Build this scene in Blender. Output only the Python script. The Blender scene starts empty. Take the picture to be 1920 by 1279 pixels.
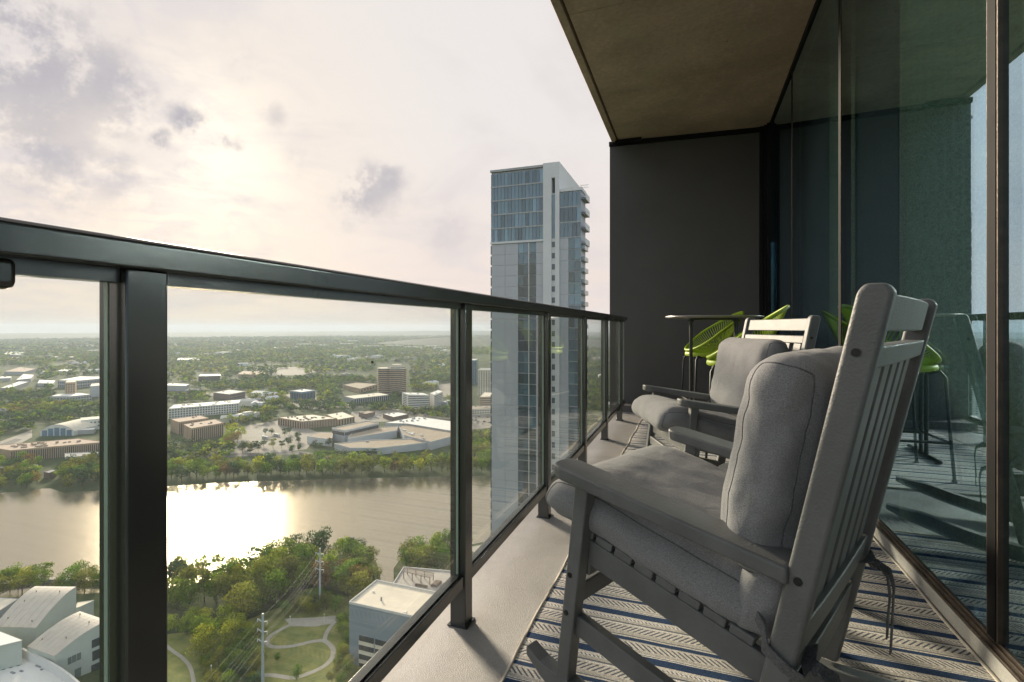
import bpy, bmesh, math, random
import numpy as np
from mathutils import Vector, Matrix, noise as mnoise

random.seed(7); RNG = np.random.default_rng(11)
SC = bpy.context.scene
COL = SC.collection
R = math.radians

# ------------------------------------------------------------------ camera, sky, sun, exposure
F, VX, VY, CX, HC = 940.0, 1298.0, 614.0, 960.0, 0.955        # focal length and vanishing point of the survey (1920 wide)
PSI = math.atan((VX - CX) / F); S_, C_ = math.sin(PSI), math.cos(PSI)
GZ = -140.0                                                    # street level below the balcony floor

def ray(u, v):
    r = (u - CX) / F; z = (VY - v) / F
    return np.array([r * C_ - S_, r * S_ + C_, z])

def P(u, v, z=GZ):
    d = ray(u, v); t = (z - HC) / d[2]
    return np.array([d[0] * t, d[1] * t, z])

def pix(p):
    X, Y, Z = p[0], p[1], p[2] - HC
    r = Y * S_ + X * C_; f = Y * C_ - X * S_
    return (CX + F * r / f, VY - F * Z / f, f)

cam = bpy.data.cameras.new('camera'); camo = bpy.data.objects.new('camera', cam); COL.objects.link(camo)
camo.location = (0, 0, HC); camo.rotation_euler = (R(90), 0, PSI)
cam.sensor_width = 36; cam.lens = F / 1920 * 36
cam.shift_y = -(639.5 - VY) / 1920.0
cam.clip_start = 0.05; cam.clip_end = 60000
SC.camera = camo

SUN_DIR = Vector(ray(380, 292)).normalized()                   # towards the veiled sun
SUN_EL = math.asin(SUN_DIR.z); SUN_AZ = math.atan2(SUN_DIR.x, SUN_DIR.y)

W = bpy.data.worlds.new('World'); SC.world = W; W.use_nodes = True

def build_world():
    nt = W.node_tree; nt.nodes.clear(); N = nt.nodes.new; L = nt.links.new
    out = N('ShaderNodeOutputWorld'); bg = N('ShaderNodeBackground'); bg.inputs[1].default_value = 0.1
    sky = N('ShaderNodeTexSky'); sky.sky_type = 'NISHITA'; sky.sun_disc = False
    sky.sun_elevation = SUN_EL; sky.sun_rotation = SUN_AZ; sky.air_density = 1.3; sky.dust_density = 3.0
    tc = N('ShaderNodeTexCoord')
    def math_(op, a, b=None, clamp=False):
        m = N('ShaderNodeMath'); m.operation = op; m.use_clamp = clamp
        for i, x in enumerate((a, b)):
            if x is None: continue
            if isinstance(x, (int, float)): m.inputs[i].default_value = x
            else: L(x, m.inputs[i])
        return m.outputs[0]
    def mix(f, a, b):
        m = N('ShaderNodeMix'); m.data_type = 'RGBA'; m.clamp_factor = True
        for sck, x in ((m.inputs[0], f), (m.inputs[6], a), (m.inputs[7], b)):
            if isinstance(x, (int, float)): sck.default_value = x
            elif isinstance(x, tuple): sck.default_value = x + (1,) if len(x) == 3 else x
            else: L(x, sck)
        return m.outputs[2]
    def ramp(x, lo, hi):
        m = N('ShaderNodeMapRange'); m.interpolation_type = 'SMOOTHSTEP'
        L(x, m.inputs[0]); m.inputs[1].default_value = lo; m.inputs[2].default_value = hi
        return m.outputs[0]
    D = tc.outputs['Generated']
    sep = N('ShaderNodeSeparateXYZ'); L(D, sep.inputs[0])
    zc = math_('MAXIMUM', sep.outputs[2], 0.0)
    # cloud-sheet coordinates: direction projected on a high layer
    den = math_('ADD', zc, 0.22)
    px = math_('DIVIDE', sep.outputs[0], den); py = math_('DIVIDE', sep.outputs[1], den)
    comb = N('ShaderNodeCombineXYZ'); L(px, comb.inputs[0]); L(py, comb.inputs[1])
    def noise(scale, det=8, rough=.6, vec=comb.outputs[0], dist=0.0):
        n = N('ShaderNodeTexNoise'); n.inputs['Scale'].default_value = scale; n.inputs['Detail'].default_value = det
        n.inputs['Roughness'].default_value = rough; n.inputs['Distortion'].default_value = dist
        L(vec, n.inputs['Vector']); return n
    def near(vec, d, lo, hi):
        dt = N('ShaderNodeVectorMath'); dt.operation = 'DISTANCE'; L(vec, dt.inputs[0]); dt.inputs[1].default_value = tuple(d)
        return ramp(dt.outputs['Value'], hi, lo)
    # veil: thin high overcast, paler up, peach towards the horizon
    k = 10.0
    lowc = tuple(k * c for c in VEIL_LOW); highc = tuple(k * c for c in VEIL_HIGH)
    veil = mix(ramp(sep.outputs[2], 0.0, 0.42), lowc, highc)
    glow = near(D, SUN_DIR, 0.02, 0.62)
    glow = math_('POWER', glow, 1.6)
    veil = mix(glow, veil, tuple(k * c for c in VEIL_SUN))
    core = near(D, SUN_DIR, 0.0, 0.2)
    veil = mix(math_('MULTIPLY', core, .85), veil, tuple(k * c for c in VEIL_CORE))
    thin = near(D, SUN_DIR, 0.8, 1.6); skyv = mix(math_('ADD', math_('MULTIPLY', thin, .532), .46), sky.outputs[0], veil)
    # broken clouds
    wob = noise(7.0, 9, .65, D)
    wv = N('ShaderNodeVectorMath'); wv.operation = 'MULTIPLY_ADD'
    L(wob.outputs['Color'], wv.inputs[0]); wv.inputs[1].default_value = (.13, .13, .13)
    L(D, wv.inputs[2])
    off = N('ShaderNodeVectorMath'); off.operation = 'SUBTRACT'; L(wv.outputs[0], off.inputs[0]); off.inputs[1].default_value = (.065, .065, .065)
    fine = noise(16.0, 8, .65, D); fine_o = fine.outputs[0]
    wob2 = noise(14.0, 6, .6, D)
    wv2 = N('ShaderNodeVectorMath'); wv2.operation = 'MULTIPLY_ADD'
    L(wob2.outputs['Color'], wv2.inputs[0]); wv2.inputs[1].default_value = (.055, .055, .055); L(D, wv2.inputs[2])
    off2 = N('ShaderNodeVectorMath'); off2.operation = 'SUBTRACT'; L(wv2.outputs[0], off2.inputs[0]); off2.inputs[1].default_value = (.0275, .0275, .0275)
    WD = off2.outputs[0]
    cur = skyv
    big = noise(1.5, 8, .62, dist=.7)
    wisps = ramp(big.outputs[0], .45, .66)
    cur = mix(math_('MULTIPLY', wisps, .55), cur, tuple(k * c for c in CLOUD_THIN))
    # left bank of cloud: broad mass on the left of the view
    left = near(D, Vector(ray(-80, 150)).normalized(), 0.1, 0.62)
    med = noise(4.6, 10, .62, dist=.6)
    lb = math_('MULTIPLY', left, ramp(med.outputs[0], .46, .60))
    cur = mix(math_('MULTIPLY', lb, .32), cur, tuple(k * c for c in CLOUD_MID))
    for (u, v, a, b, st) in CLOUDS:
        d = Vector(ray(u, v)).normalized()
        m = near(off.outputs[0] if b > .045 else WD, d, a, b)
        m = math_('MULTIPLY', m, ramp(fine_o, .36, .56))
        cur = mix(math_('MULTIPLY', m, st), cur, tuple(k * c for c in CLOUD_DARK))
    L(cur, bg.inputs[0]); L(bg.outputs[0], out.inputs[0])

SKY_K = .283
def _k(*c): return tuple(SKY_K * x for x in c)
VEIL_LOW = _k(.615, .53, .495); VEIL_HIGH = _k(.615, .585, .57); VEIL_SUN = _k(.615, .56, .505); VEIL_CORE = _k(.76, .71, .63)
CLOUD_THIN = _k(.545, .505, .505); CLOUD_MID = _k(.47, .45, .50); CLOUD_DARK = _k(.365, .35, .38)
# direction (pixel), inner and outer angular size, strength
CLOUDS = [(700, 355, .02, .075, .75), (745, 335, .01, .05, .6), (660, 385, .01, .05, .5), (340, 222, .008, .034, .95), (372, 230, .006, .03, .95), (302, 262, .003, .022, .9), (308, 280, .002, .018, .8), (412, 262, .004, .026, .95), (445, 264, .002, .02, .7),
          (515, 215, .004, .03, .45), (455, 120, .006, .04, .25), (560, 300, .006, .045, .2), (250, 330, .01, .06, .35), (90, 330, .01, .07, .4), (15, 55, .03, .13, .85), (-40, 140, .06, .16, .6), (190, 140, .01, .06, .5), (205, 190, .02, .07, .55), (120, 270, .02, .07, .4), (20, 310, .02, .08, .3), (190, 350, .01, .08, .25), (830, 420, .01, .09, .3)]
build_world()

sl = bpy.data.lights.new('sun', 'SUN'); sl.energy = 1.5; sl.angle = R(10); sl.color = (1.0, .85, .65)
so = bpy.data.objects.new('sun', sl); COL.objects.link(so)
so.rotation_euler = SUN_DIR.to_track_quat('Z', 'Y').to_euler()

SC.view_settings.view_transform = 'Standard'; SC.view_settings.look = 'None'
SC.view_settings.exposure = 2.27; SC.view_settings.gamma = 1.0; SC.view_settings.use_curve_mapping = False
SC.render.engine = 'CYCLES'
cy = SC.cycles
cy.max_bounces = 8; cy.diffuse_bounces = 4; cy.glossy_bounces = 4; cy.transmission_bounces = 6
cy.transparent_max_bounces = 16; cy.volume_bounces = 1; cy.sample_clamp_indirect = 6.0
cy.caustics_reflective = False; cy.caustics_refractive = False
cy.use_denoising = True
cy.use_adaptive_sampling = True; cy.adaptive_threshold = 0.015

# ------------------------------------------------------------------ materials
MATS = {}
def M(name, col, rough=.6, var=.12, scale=4.0, bump=0.0, bscale=60.0, metal=0.0, spec=.5, col2=None, det=5, use_obj_color=False, bdist=.01, rvar=.08):
    if name in MATS: return MATS[name]
    m = bpy.data.materials.new(name); m.use_nodes = True; nt = m.node_tree
    b = nt.nodes['Principled BSDF']; N = nt.nodes.new; L = nt.links.new
    b.inputs['Roughness'].default_value = rough; b.inputs['Metallic'].default_value = metal
    b.inputs['Specular IOR Level'].default_value = spec
    tc = N('ShaderNodeTexCoord')
    n = N('ShaderNodeTexNoise'); n.inputs['Scale'].default_value = scale; n.inputs['Detail'].default_value = det; n.inputs['Roughness'].default_value = .62
    L(tc.outputs['Object'], n.inputs['Vector'])
    mr = N('ShaderNodeMapRange'); mr.inputs[1].default_value = .3; mr.inputs[2].default_value = .7
    L(n.outputs[0], mr.inputs[0])
    mx = N('ShaderNodeMix'); mx.data_type = 'RGBA'; L(mr.outputs[0], mx.inputs[0])
    c1 = tuple(c * (1 - var) for c in col); c2 = tuple(min(1, c * (1 + var)) for c in (col2 or col))
    mx.inputs[6].default_value = c1 + (1,); mx.inputs[7].default_value = c2 + (1,)
    o = mx.outputs[2]
    if use_obj_color:
        oi = N('ShaderNodeObjectInfo'); mm = N('ShaderNodeMix'); mm.data_type = 'RGBA'; mm.blend_type = 'MULTIPLY'; mm.inputs[0].default_value = 1
        L(o, mm.inputs[6]); L(oi.outputs['Color'], mm.inputs[7]); o = mm.outputs[2]
    L(o, b.inputs['Base Color'])
    rr = N('ShaderNodeMapRange'); L(n.outputs[0], rr.inputs[0]); rr.inputs[3].default_value = max(0, rough - rvar); rr.inputs[4].default_value = min(1, rough + rvar)
    L(rr.outputs[0], b.inputs['Roughness'])
    if bump:
        bn = N('ShaderNodeTexNoise'); bn.inputs['Scale'].default_value = bscale; bn.inputs['Detail'].default_value = 3
        L(tc.outputs['Object'], bn.inputs['Vector'])
        bp = N('ShaderNodeBump'); bp.inputs['Strength'].default_value = bump; bp.inputs['Distance'].default_value = bdist
        L(bn.outputs[0], bp.inputs['Height']); L(bp.outputs[0], b.inputs['Normal'])
    MATS[name] = m
    return m

def nodes_of(name):
    m = bpy.data.materials.new(name); m.use_nodes = True; nt = m.node_tree
    MATS[name] = m
    return m, nt, nt.nodes.new, nt.links.new, nt.nodes['Principled BSDF'], nt.nodes['Material Output']

def mat_glass(name, tint, refl, ior, lift=0.0, dirt=0.0):
    m, nt, N, L, b, out = nodes_of(name); nt.nodes.remove(b)
    tr = N('ShaderNodeBsdfTransparent'); tr.inputs[0].default_value = tint + (1,)
    gl = N('ShaderNodeBsdfGlossy'); gl.inputs[0].default_value = refl + (1,); gl.inputs[1].default_value = 0.0
    fr = N('ShaderNodeFresnel'); ge = N('ShaderNodeNewGeometry'); ir = N('ShaderNodeMapRange'); L(ge.outputs['Backfacing'], ir.inputs[0])
    ir.inputs[3].default_value = ior; ir.inputs[4].default_value = 1 / ior; L(ir.outputs[0], fr.inputs[0])
    mr = N('ShaderNodeMapRange'); L(fr.outputs[0], mr.inputs[0]); mr.inputs[3].default_value = lift; mr.inputs[4].default_value = 1.0
    mx = N('ShaderNodeMixShader'); L(mr.outputs[0], mx.inputs[0]); L(tr.outputs[0], mx.inputs[1]); L(gl.outputs[0], mx.inputs[2])
    o = mx.outputs[0]
    if dirt:
        tc = N('ShaderNodeTexCoord'); n = N('ShaderNodeTexNoise'); n.inputs['Scale'].default_value = 45; n.inputs['Detail'].default_value = 8; n.inputs['Roughness'].default_value = .75
        n2 = N('ShaderNodeTexNoise'); n2.inputs['Scale'].default_value = 3; n2.inputs['Detail'].default_value = 4
        L(tc.outputs['Object'], n.inputs[0]); L(tc.outputs['Object'], n2.inputs[0])
        a = N('ShaderNodeMapRange'); L(n.outputs[0], a.inputs[0]); a.inputs[1].default_value = .5; a.inputs[2].default_value = .75; a.inputs[3].default_value = .25; a.inputs[4].default_value = 1
        c = N('ShaderNodeMapRange'); L(n2.outputs[0], c.inputs[0]); c.inputs[1].default_value = .35; c.inputs[2].default_value = .7; c.inputs[3].default_value = .3; c.inputs[4].default_value = 1
        mu = N('ShaderNodeMath'); mu.operation = 'MULTIPLY'; L(a.outputs[0], mu.inputs[0]); L(c.outputs[0], mu.inputs[1])
        mu2 = N('ShaderNodeMath'); mu2.operation = 'MULTIPLY'; L(mu.outputs[0], mu2.inputs[0]); mu2.inputs[1].default_value = dirt
        tl = N('ShaderNodeBsdfTranslucent'); tl.inputs[0].default_value = (.8, .78, .74, 1)
        mx2 = N('ShaderNodeMixShader'); L(mu2.outputs[0], mx2.inputs[0]); L(o, mx2.inputs[1]); L(tl.outputs[0], mx2.inputs[2]); o = mx2.outputs[0]
    L(o, out.inputs[0])
    return m

def mat_leaf():
    m, nt, N, L, b, out = nodes_of('foliage'); nt.nodes.remove(b)
    oi = N('ShaderNodeObjectInfo'); at = N('ShaderNodeAttribute'); at.attribute_name = 'Col'
    mu = N('ShaderNodeMix'); mu.data_type = 'RGBA'; mu.blend_type = 'MULTIPLY'; mu.inputs[0].default_value = 1
    L(oi.outputs['Color'], mu.inputs[6]); L(at.outputs['Color'], mu.inputs[7])
    df = N('ShaderNodeBsdfDiffuse'); tl = N('ShaderNodeBsdfTranslucent'); L(mu.outputs[2], df.inputs[0]); L(mu.outputs[2], tl.inputs[0])
    mx = N('ShaderNodeMixShader'); mx.inputs[0].default_value = .45; L(df.outputs[0], mx.inputs[1]); L(tl.outputs[0], mx.inputs[2])
    L(mx.outputs[0], out.inputs[0]); return m

def mat_water():
    m, nt, N, L, b, out = nodes_of('lake water'); nt.nodes.remove(b)
    tc = N('ShaderNodeTexCoord')
    hs = []
    for sc_, det in ((1.1, 3), (.10, 3), (.012, 3)):
        n = N('ShaderNodeTexNoise'); n.inputs['Scale'].default_value = sc_; n.inputs['Detail'].default_value = det; L(tc.outputs['Object'], n.inputs[0]); hs.append(n)
    calm = N('ShaderNodeMapRange'); L(hs[2].outputs[0], calm.inputs[0]); calm.inputs[1].default_value = .38; calm.inputs[2].default_value = .6; calm.inputs[3].default_value = .35; calm.inputs[4].default_value = 1.0
    b1 = N('ShaderNodeBump'); b1.inputs['Distance'].default_value = .03; L(calm.outputs[0], b1.inputs['Strength']); L(hs[0].outputs[0], b1.inputs['Height'])
    b2 = N('ShaderNodeBump'); b2.inputs['Distance'].default_value = .16; b2.inputs['Strength'].default_value = .5; L(hs[1].outputs[0], b2.inputs['Height']); L(b1.outputs[0], b2.inputs['Normal'])
    gl = N('ShaderNodeBsdfGlossy'); gl.inputs[0].default_value = (.98, .86, .70, 1); gl.inputs[1].default_value = .17; L(b2.outputs[0], gl.inputs['Normal'])
    df = N('ShaderNodeBsdfDiffuse'); df.inputs[0].default_value = (.15, .14, .10, 1)
    fr = N('ShaderNodeFresnel'); fr.inputs[0].default_value = 2.3; L(b2.outputs[0], fr.inputs['Normal'])
    mr = N('ShaderNodeMapRange'); L(fr.outputs[0], mr.inputs[0]); mr.inputs[3].default_value = .24; mr.inputs[4].default_value = 1
    mx = N('ShaderNodeMixShader'); L(mr.outputs[0], mx.inputs[0]); L(df.outputs[0], mx.inputs[1]); L(gl.outputs[0], mx.inputs[2]); L(mx.outputs[0], out.inputs[0])
    return m

def mat_ground():
    m, nt, N, L, b, out = nodes_of('city ground'); b.inputs['Roughness'].default_value = .95; b.inputs['Specular IOR Level'].default_value = .1
    tc = N('ShaderNodeTexCoord')
    def nz(s, d=6, r=.6):
        n = N('ShaderNodeTexNoise'); n.inputs['Scale'].default_value = s; n.inputs['Detail'].default_value = d; n.inputs['Roughness'].default_value = r; L(tc.outputs['Object'], n.inputs[0]); return n.outputs[0]
    def cr(x, pts):
        r = N('ShaderNodeValToRGB'); L(x, r.inputs[0]); e = r.color_ramp.elements
        e[0].position, e[0].color = pts[0][0], pts[0][1] + (1,); e[1].position, e[1].color = pts[-1][0], pts[-1][1] + (1,)
        for p, c in pts[1:-1]: q = e.new(p); q.color = c + (1,)
        return r.outputs[0]
    g = cr(nz(.02, 10, .7), [(.3, (.04, .065, .025)), (.55, (.065, .09, .036)), (.68, (.12, .12, .06)), (.8, (.20, .17, .11))])
    L(g, b.inputs['Base Color']); return m

def mat_rug():
    m, nt, N, L, b, out = nodes_of('striped woven rug'); b.inputs['Roughness'].default_value = .9; b.inputs['Specular IOR Level'].default_value = .15
    tc = N('ShaderNodeTexCoord'); sp = N('ShaderNodeSeparateXYZ'); L(tc.outputs['Object'], sp.inputs[0])
    def mt(op, a, b_=None, c=None):
        k = N('ShaderNodeMath'); k.operation = op
        for i, x in enumerate((a, b_, c)):
            if x is None: continue
            if isinstance(x, (int, float)): k.inputs[i].default_value = x
            else: L(x, k.inputs[i])
        return k.outputs[0]
    wob = N('ShaderNodeTexNoise'); wob.inputs['Scale'].default_value = 9; wob.inputs['Detail'].default_value = 2; L(tc.outputs['Object'], wob.inputs[0])
    y = mt('ADD', sp.outputs[1], mt('MULTIPLY', mt('SUBTRACT', wob.outputs[0], .5), .006))
    per = .215
    f = mt('FRACT', mt('DIVIDE', mt('ADD', y, 20 * per), per))
    r = N('ShaderNodeValToRGB'); r.color_ramp.interpolation = 'CONSTANT'; L(f, r.inputs[0])
    navy, grey, cream, beige, white = (.034, .068, .145), (.17, .185, .21), (.74, .70, .64), (.58, .55, .50), (.84, .81, .76)
    seq = [(0, navy), (.135, white), (.15, grey), (.165, white), (.18, beige), (.235, cream), (.40, beige), (.42, navy), (.495, cream), (.52, grey), (.54, beige), (.61, cream), (.78, white), (.81, grey), (.84, beige), (.90, white), (.955, cream)]
    e = r.color_ramp.elements
    e[0].position, e[0].color = 0, navy + (1,); e[1].position, e[1].color = seq[1][0], seq[1][1] + (1,)
    for p, c in seq[2:]: q = e.new(p); q.color = c + (1,)
    # slanted dashes (herringbone) inside two of the bands
    def band(a, b2): return mt('MULTIPLY', mt('GREATER_THAN', f, a), mt('LESS_THAN', f, b2))
    def dash(slope, pitch): 
        return mt('GREATER_THAN', mt('FRACT', mt('DIVIDE', mt('ADD', mt('ADD', sp.outputs[0], 40.0), mt('MULTIPLY', y, slope)), pitch)), .60)
    d1 = mt('MULTIPLY', band(.25, .385), dash(.95, .017)); d2 = mt('MULTIPLY', band(.625, .765), dash(-.95, .017))
    d3 = mt('MULTIPLY', band(.91, .95), dash(.8, .012))
    mx = N('ShaderNodeMix'); mx.data_type = 'RGBA'; L(mt('ADD', d1, d2), mx.inputs[0]); L(r.outputs[0], mx.inputs[6]); mx.inputs[7].default_value = (.13, .145, .18, 1)
    mx3 = N('ShaderNodeMix'); mx3.data_type = 'RGBA'; L(d3, mx3.inputs[0]); L(mx.outputs[2], mx3.inputs[6]); mx3.inputs[7].default_value = (.2, .2, .22, 1)
    # weave
    wv = N('ShaderNodeTexNoise'); wv.inputs['Scale'].default_value = 330; wv.inputs['Detail'].default_value = 1; L(tc.outputs['Object'], wv.inputs[0])
    mr = N('ShaderNodeMapRange'); L(wv.outputs[0], mr.inputs[0]); mr.inputs[1].default_value = .3; mr.inputs[2].default_value = .7; mr.inputs[3].default_value = .62; mr.inputs[4].default_value = 1.25
    m2 = N('ShaderNodeMix'); m2.data_type = 'RGBA'; m2.blend_type = 'MULTIPLY'; m2.inputs[0].default_value = 1; L(mx3.outputs[2], m2.inputs[6]); L(mr.outputs[0], m2.inputs[7])
    L(m2.outputs[2], b.inputs['Base Color'])
    bp = N('ShaderNodeBump'); bp.inputs['Strength'].default_value = .6; bp.inputs['Distance'].default_value = .003; L(wv.outputs[0], bp.inputs['Height']); L(bp.outputs[0], b.inputs['Normal'])
    return m

def mat_concrete(name, c1, c2, rough, blot=1.2, grain=40, bump=.25, stain=None, bd=.01):
    m, nt, N, L, b, out = nodes_of(name); b.inputs['Roughness'].default_value = rough
    tc = N('ShaderNodeTexCoord')
    def nz(s, d, r=.6, dist=0):
        n = N('ShaderNodeTexNoise'); n.inputs['Scale'].default_value = s; n.inputs['Detail'].default_value = d; n.inputs['Roughness'].default_value = r; n.inputs['Distortion'].default_value = dist; L(tc.outputs['Object'], n.inputs[0]); return n.outputs[0]
    def mr(x, a, b_, c=0, d=1):
        k = N('ShaderNodeMapRange'); L(x, k.inputs[0]); k.inputs[1].default_value = a; k.inputs[2].default_value = b_; k.inputs[3].default_value = c; k.inputs[4].default_value = d; return k.outputs[0]
    def mix(f, a, b_, blend='MIX'):
        k = N('ShaderNodeMix'); k.data_type = 'RGBA'; k.blend_type = blend
        for s, x in ((k.inputs[0], f), (k.inputs[6], a), (k.inputs[7], b_)):
            if isinstance(x, (int, float)): s.default_value = x
            elif isinstance(x, tuple): s.default_value = x + (1,)
            else: L(x, s)
        return k.outputs[2]
    c = mix(mr(nz(blot, 9, .68, .6), .32, .68), c1, c2)
    c = mix(1.0, c, mix(mr(nz(grain, 4, .7), .25, .75), (.8, .8, .8), (1.12, 1.12, 1.12)), 'MULTIPLY')
    if stain:
        rg = mr(nz(1.7, 3, .5, 1.6), .60, .66); c = mix(mr(rg, 0, 1, 0, .3), c, stain)
    # bug holes
    vo = N('ShaderNodeTexVoronoi'); vo.inputs['Scale'].default_value = 7; L(tc.outputs['Object'], vo.inputs['Vector'])
    hole = mr(vo.outputs['Distance'], .035, .05, 1, 0)
    sel = N('ShaderNodeMath'); sel.operation = 'GREATER_THAN'; L(nz(3.1, 1), sel.inputs[0]); sel.inputs[1].default_value = .55
    hm = N('ShaderNodeMath'); hm.operation = 'MULTIPLY'; L(hole, hm.inputs[0]); L(sel.outputs[0], hm.inputs[1])
    if stain: c = mix(hm.outputs[0], c, tuple(x * .3 for x in c1))
    L(c, b.inputs['Base Color'])
    bp = N('ShaderNodeBump'); bp.inputs['Strength'].default_value = bump; bp.inputs['Distance'].default_value = bd; L(nz(grain * 3, 3), bp.inputs['Height']); L(bp.outputs[0], b.inputs['Normal'])
    return m

def mat_fabric(name, c1, c2, s=420):
    m, nt, N, L, b, out = nodes_of(name); b.inputs['Roughness'].default_value = .95; b.inputs['Specular IOR Level'].default_value = .15
    b.inputs['Sheen Weight'].default_value = .15
    tc = N('ShaderNodeTexCoord')
    outs = []
    for sc_ in ((s, s * .4, s), (s * .4, s, s * .8)):
        mp = N('ShaderNodeMapping'); mp.inputs['Scale'].default_value = sc_; L(tc.outputs['Object'], mp.inputs[0])
        n = N('ShaderNodeTexNoise'); n.inputs['Scale'].default_value = 1; n.inputs['Detail'].default_value = 2; L(mp.outputs[0], n.inputs[0]); outs.append(n.outputs[0])
    ad = N('ShaderNodeMath'); ad.operation = 'ADD'; L(outs[0], ad.inputs[0]); L(outs[1], ad.inputs[1])
    k = N('ShaderNodeMapRange'); L(ad.outputs[0], k.inputs[0]); k.inputs[1].default_value = .75; k.inputs[2].default_value = 1.25
    mx = N('ShaderNodeMix'); mx.data_type = 'RGBA'; L(k.outputs[0], mx.inputs[0]); mx.inputs[6].default_value = c1 + (1,); mx.inputs[7].default_value = c2 + (1,)
    L(mx.outputs[2], b.inputs['Base Color'])
    bp = N('ShaderNodeBump'); bp.inputs['Strength'].default_value = .35; bp.inputs['Distance'].default_value = .0015; L(ad.outputs[0], bp.inputs['Height'])
    fo = N('ShaderNodeTexNoise'); fo.inputs['Scale'].default_value = 14; fo.inputs['Detail'].default_value = 3; fo.inputs['Distortion'].default_value = 1.2; L(tc.outputs['Object'], fo.inputs[0])
    b2 = N('ShaderNodeBump'); b2.inputs['Strength'].default_value = .22; b2.inputs['Distance'].default_value = .012; L(fo.outputs[0], b2.inputs['Height']); L(bp.outputs[0], b2.inputs['Normal'])
    L(b2.outputs[0], b.inputs['Normal'])
    return m

# ------------------------------------------------------------------ mesh builder
class MB:
    def __init__(s): s.v = []; s.f = []
    def add(s, vs, fs):
        o = len(s.v); s.v += [tuple(map(float, p)) for p in vs]; s.f += [tuple(o + i for i in f) for f in fs]; return s
    def box(s, x0, x1, y0, y1, z0, z1):
        return s.hexa([(x0, y0, z0), (x1, y0, z0), (x1, y1, z0), (x0, y1, z0), (x0, y0, z1), (x1, y0, z1), (x1, y1, z1), (x0, y1, z1)])
    def hexa(s, p):
        return s.add(p, [(0, 3, 2, 1), (4, 5, 6, 7), (0, 1, 5, 4), (1, 2, 6, 5), (2, 3, 7, 6), (3, 0, 4, 7)])
    def beam(s, a, b, w, h, up=(0, 0, 1)):
        a, b = Vector(a), Vector(b); d = (b - a).normalized(); up = Vector(up)
        x = d.cross(up).normalized() * (w / 2); y = x.cross(d).normalized() * (h / 2)
        return s.hexa([a - x - y, a + x - y, b + x - y, b - x - y, a - x + y, a + x + y, b + x + y, b - x + y])
    def prism(s, poly, z0, z1):                      # poly: xy list, counter-clockwise
        n = len(poly)
        vs = [(p[0], p[1], z0) for p in poly] + [(p[0], p[1], z1) for p in poly]
        return s.add(vs, [tuple(range(n - 1, -1, -1)), tuple(range(n, 2 * n))] + [(i, (i + 1) % n, n + (i + 1) % n, n + i) for i in range(n)])
    def sweep(s, pts, prof, up=(0, 0, 1), closed=False, caps=True):
        pts = [Vector(p) for p in pts]; n = len(pts); k = len(prof); rings = []
        for i, p in enumerate(pts):
            a = pts[(i - 1) % n] if (closed or i) else p; b = pts[(i + 1) % n] if (closed or i < n - 1) else p
            d = (b - a).normalized(); u = Vector(up)
            if abs(d.dot(u)) > .98: u = Vector((1, 0, 0))
            x = d.cross(u).normalized(); y = x.cross(d)
            rings.append([p + x * q[0] + y * q[1] for q in prof])
        vs = [v for r in rings for v in r]; fs = []
        for i in range(n if closed else n - 1):
            j = (i + 1) % n
            for q in range(k): fs.append((i * k + q, i * k + (q + 1) % k, j * k + (q + 1) % k, j * k + q))
        if not closed and caps: fs += [tuple(range(k - 1, -1, -1)), tuple((n - 1) * k + q for q in range(k))]
        return s.add(vs, fs)
    def tube(s, pts, r, n=8, closed=False, up=(0, 0, 1)):
        return s.sweep(pts, [(r * math.cos(2 * math.pi * i / n), r * math.sin(2 * math.pi * i / n)) for i in range(n)], up, closed)
    def cyl(s, c, r, z0, z1, n=24, r2=None):
        r2 = r if r2 is None else r2
        vs = [(c[0] + r * math.cos(2 * math.pi * i / n), c[1] + r * math.sin(2 * math.pi * i / n), z0) for i in range(n)] + [(c[0] + r2 * math.cos(2 * math.pi * i / n), c[1] + r2 * math.sin(2 * math.pi * i / n), z1) for i in range(n)]
        return s.add(vs, [tuple(range(n - 1, -1, -1)), tuple(range(n, 2 * n))] + [(i, (i + 1) % n, n + (i + 1) % n, n + i) for i in range(n)])
    def mesh(s, name, mat, off=(0, 0, 0), bevel=0, seg=2, smooth=False):
        me = bpy.data.meshes.new(name)
        o = off
        me.from_pydata([(p[0] - o[0], p[1] - o[1], p[2] - o[2]) for p in s.v], [], s.f)
        bm = bmesh.new(); bm.from_mesh(me)
        bmesh.ops.recalc_face_normals(bm, faces=bm.faces)
        if bevel:
            ed = [e for e in bm.edges if len(e.link_faces) == 2 and e.calc_face_angle(0) > .5]
            rb = bmesh.ops.bevel(bm, geom=ed, offset=bevel, segments=seg, profile=.5, affect='EDGES', clamp_overlap=True)
            for f in bm.faces: f.smooth = min(e.calc_length() for e in f.edges) < bevel * .95
        if smooth:
            for f in bm.faces: f.smooth = True
        bm.to_mesh(me); bm.free()
        if smooth:
            try: me.set_sharp_from_angle(angle=R(60))
            except Exception: pass
        me.materials.append(mat)
        return me
    def build(s, name, mat, parent=None, local=False, **kw):
        off = (0, 0, 0)
        if parent is not None and not local:
            q = parent
            while q.parent: q = q.parent
            off = tuple(q.location)
        o = bpy.data.objects.new(name, s.mesh(name, mat, off, **kw)); COL.objects.link(o)
        if parent is not None: o.parent = parent
        return o

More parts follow.
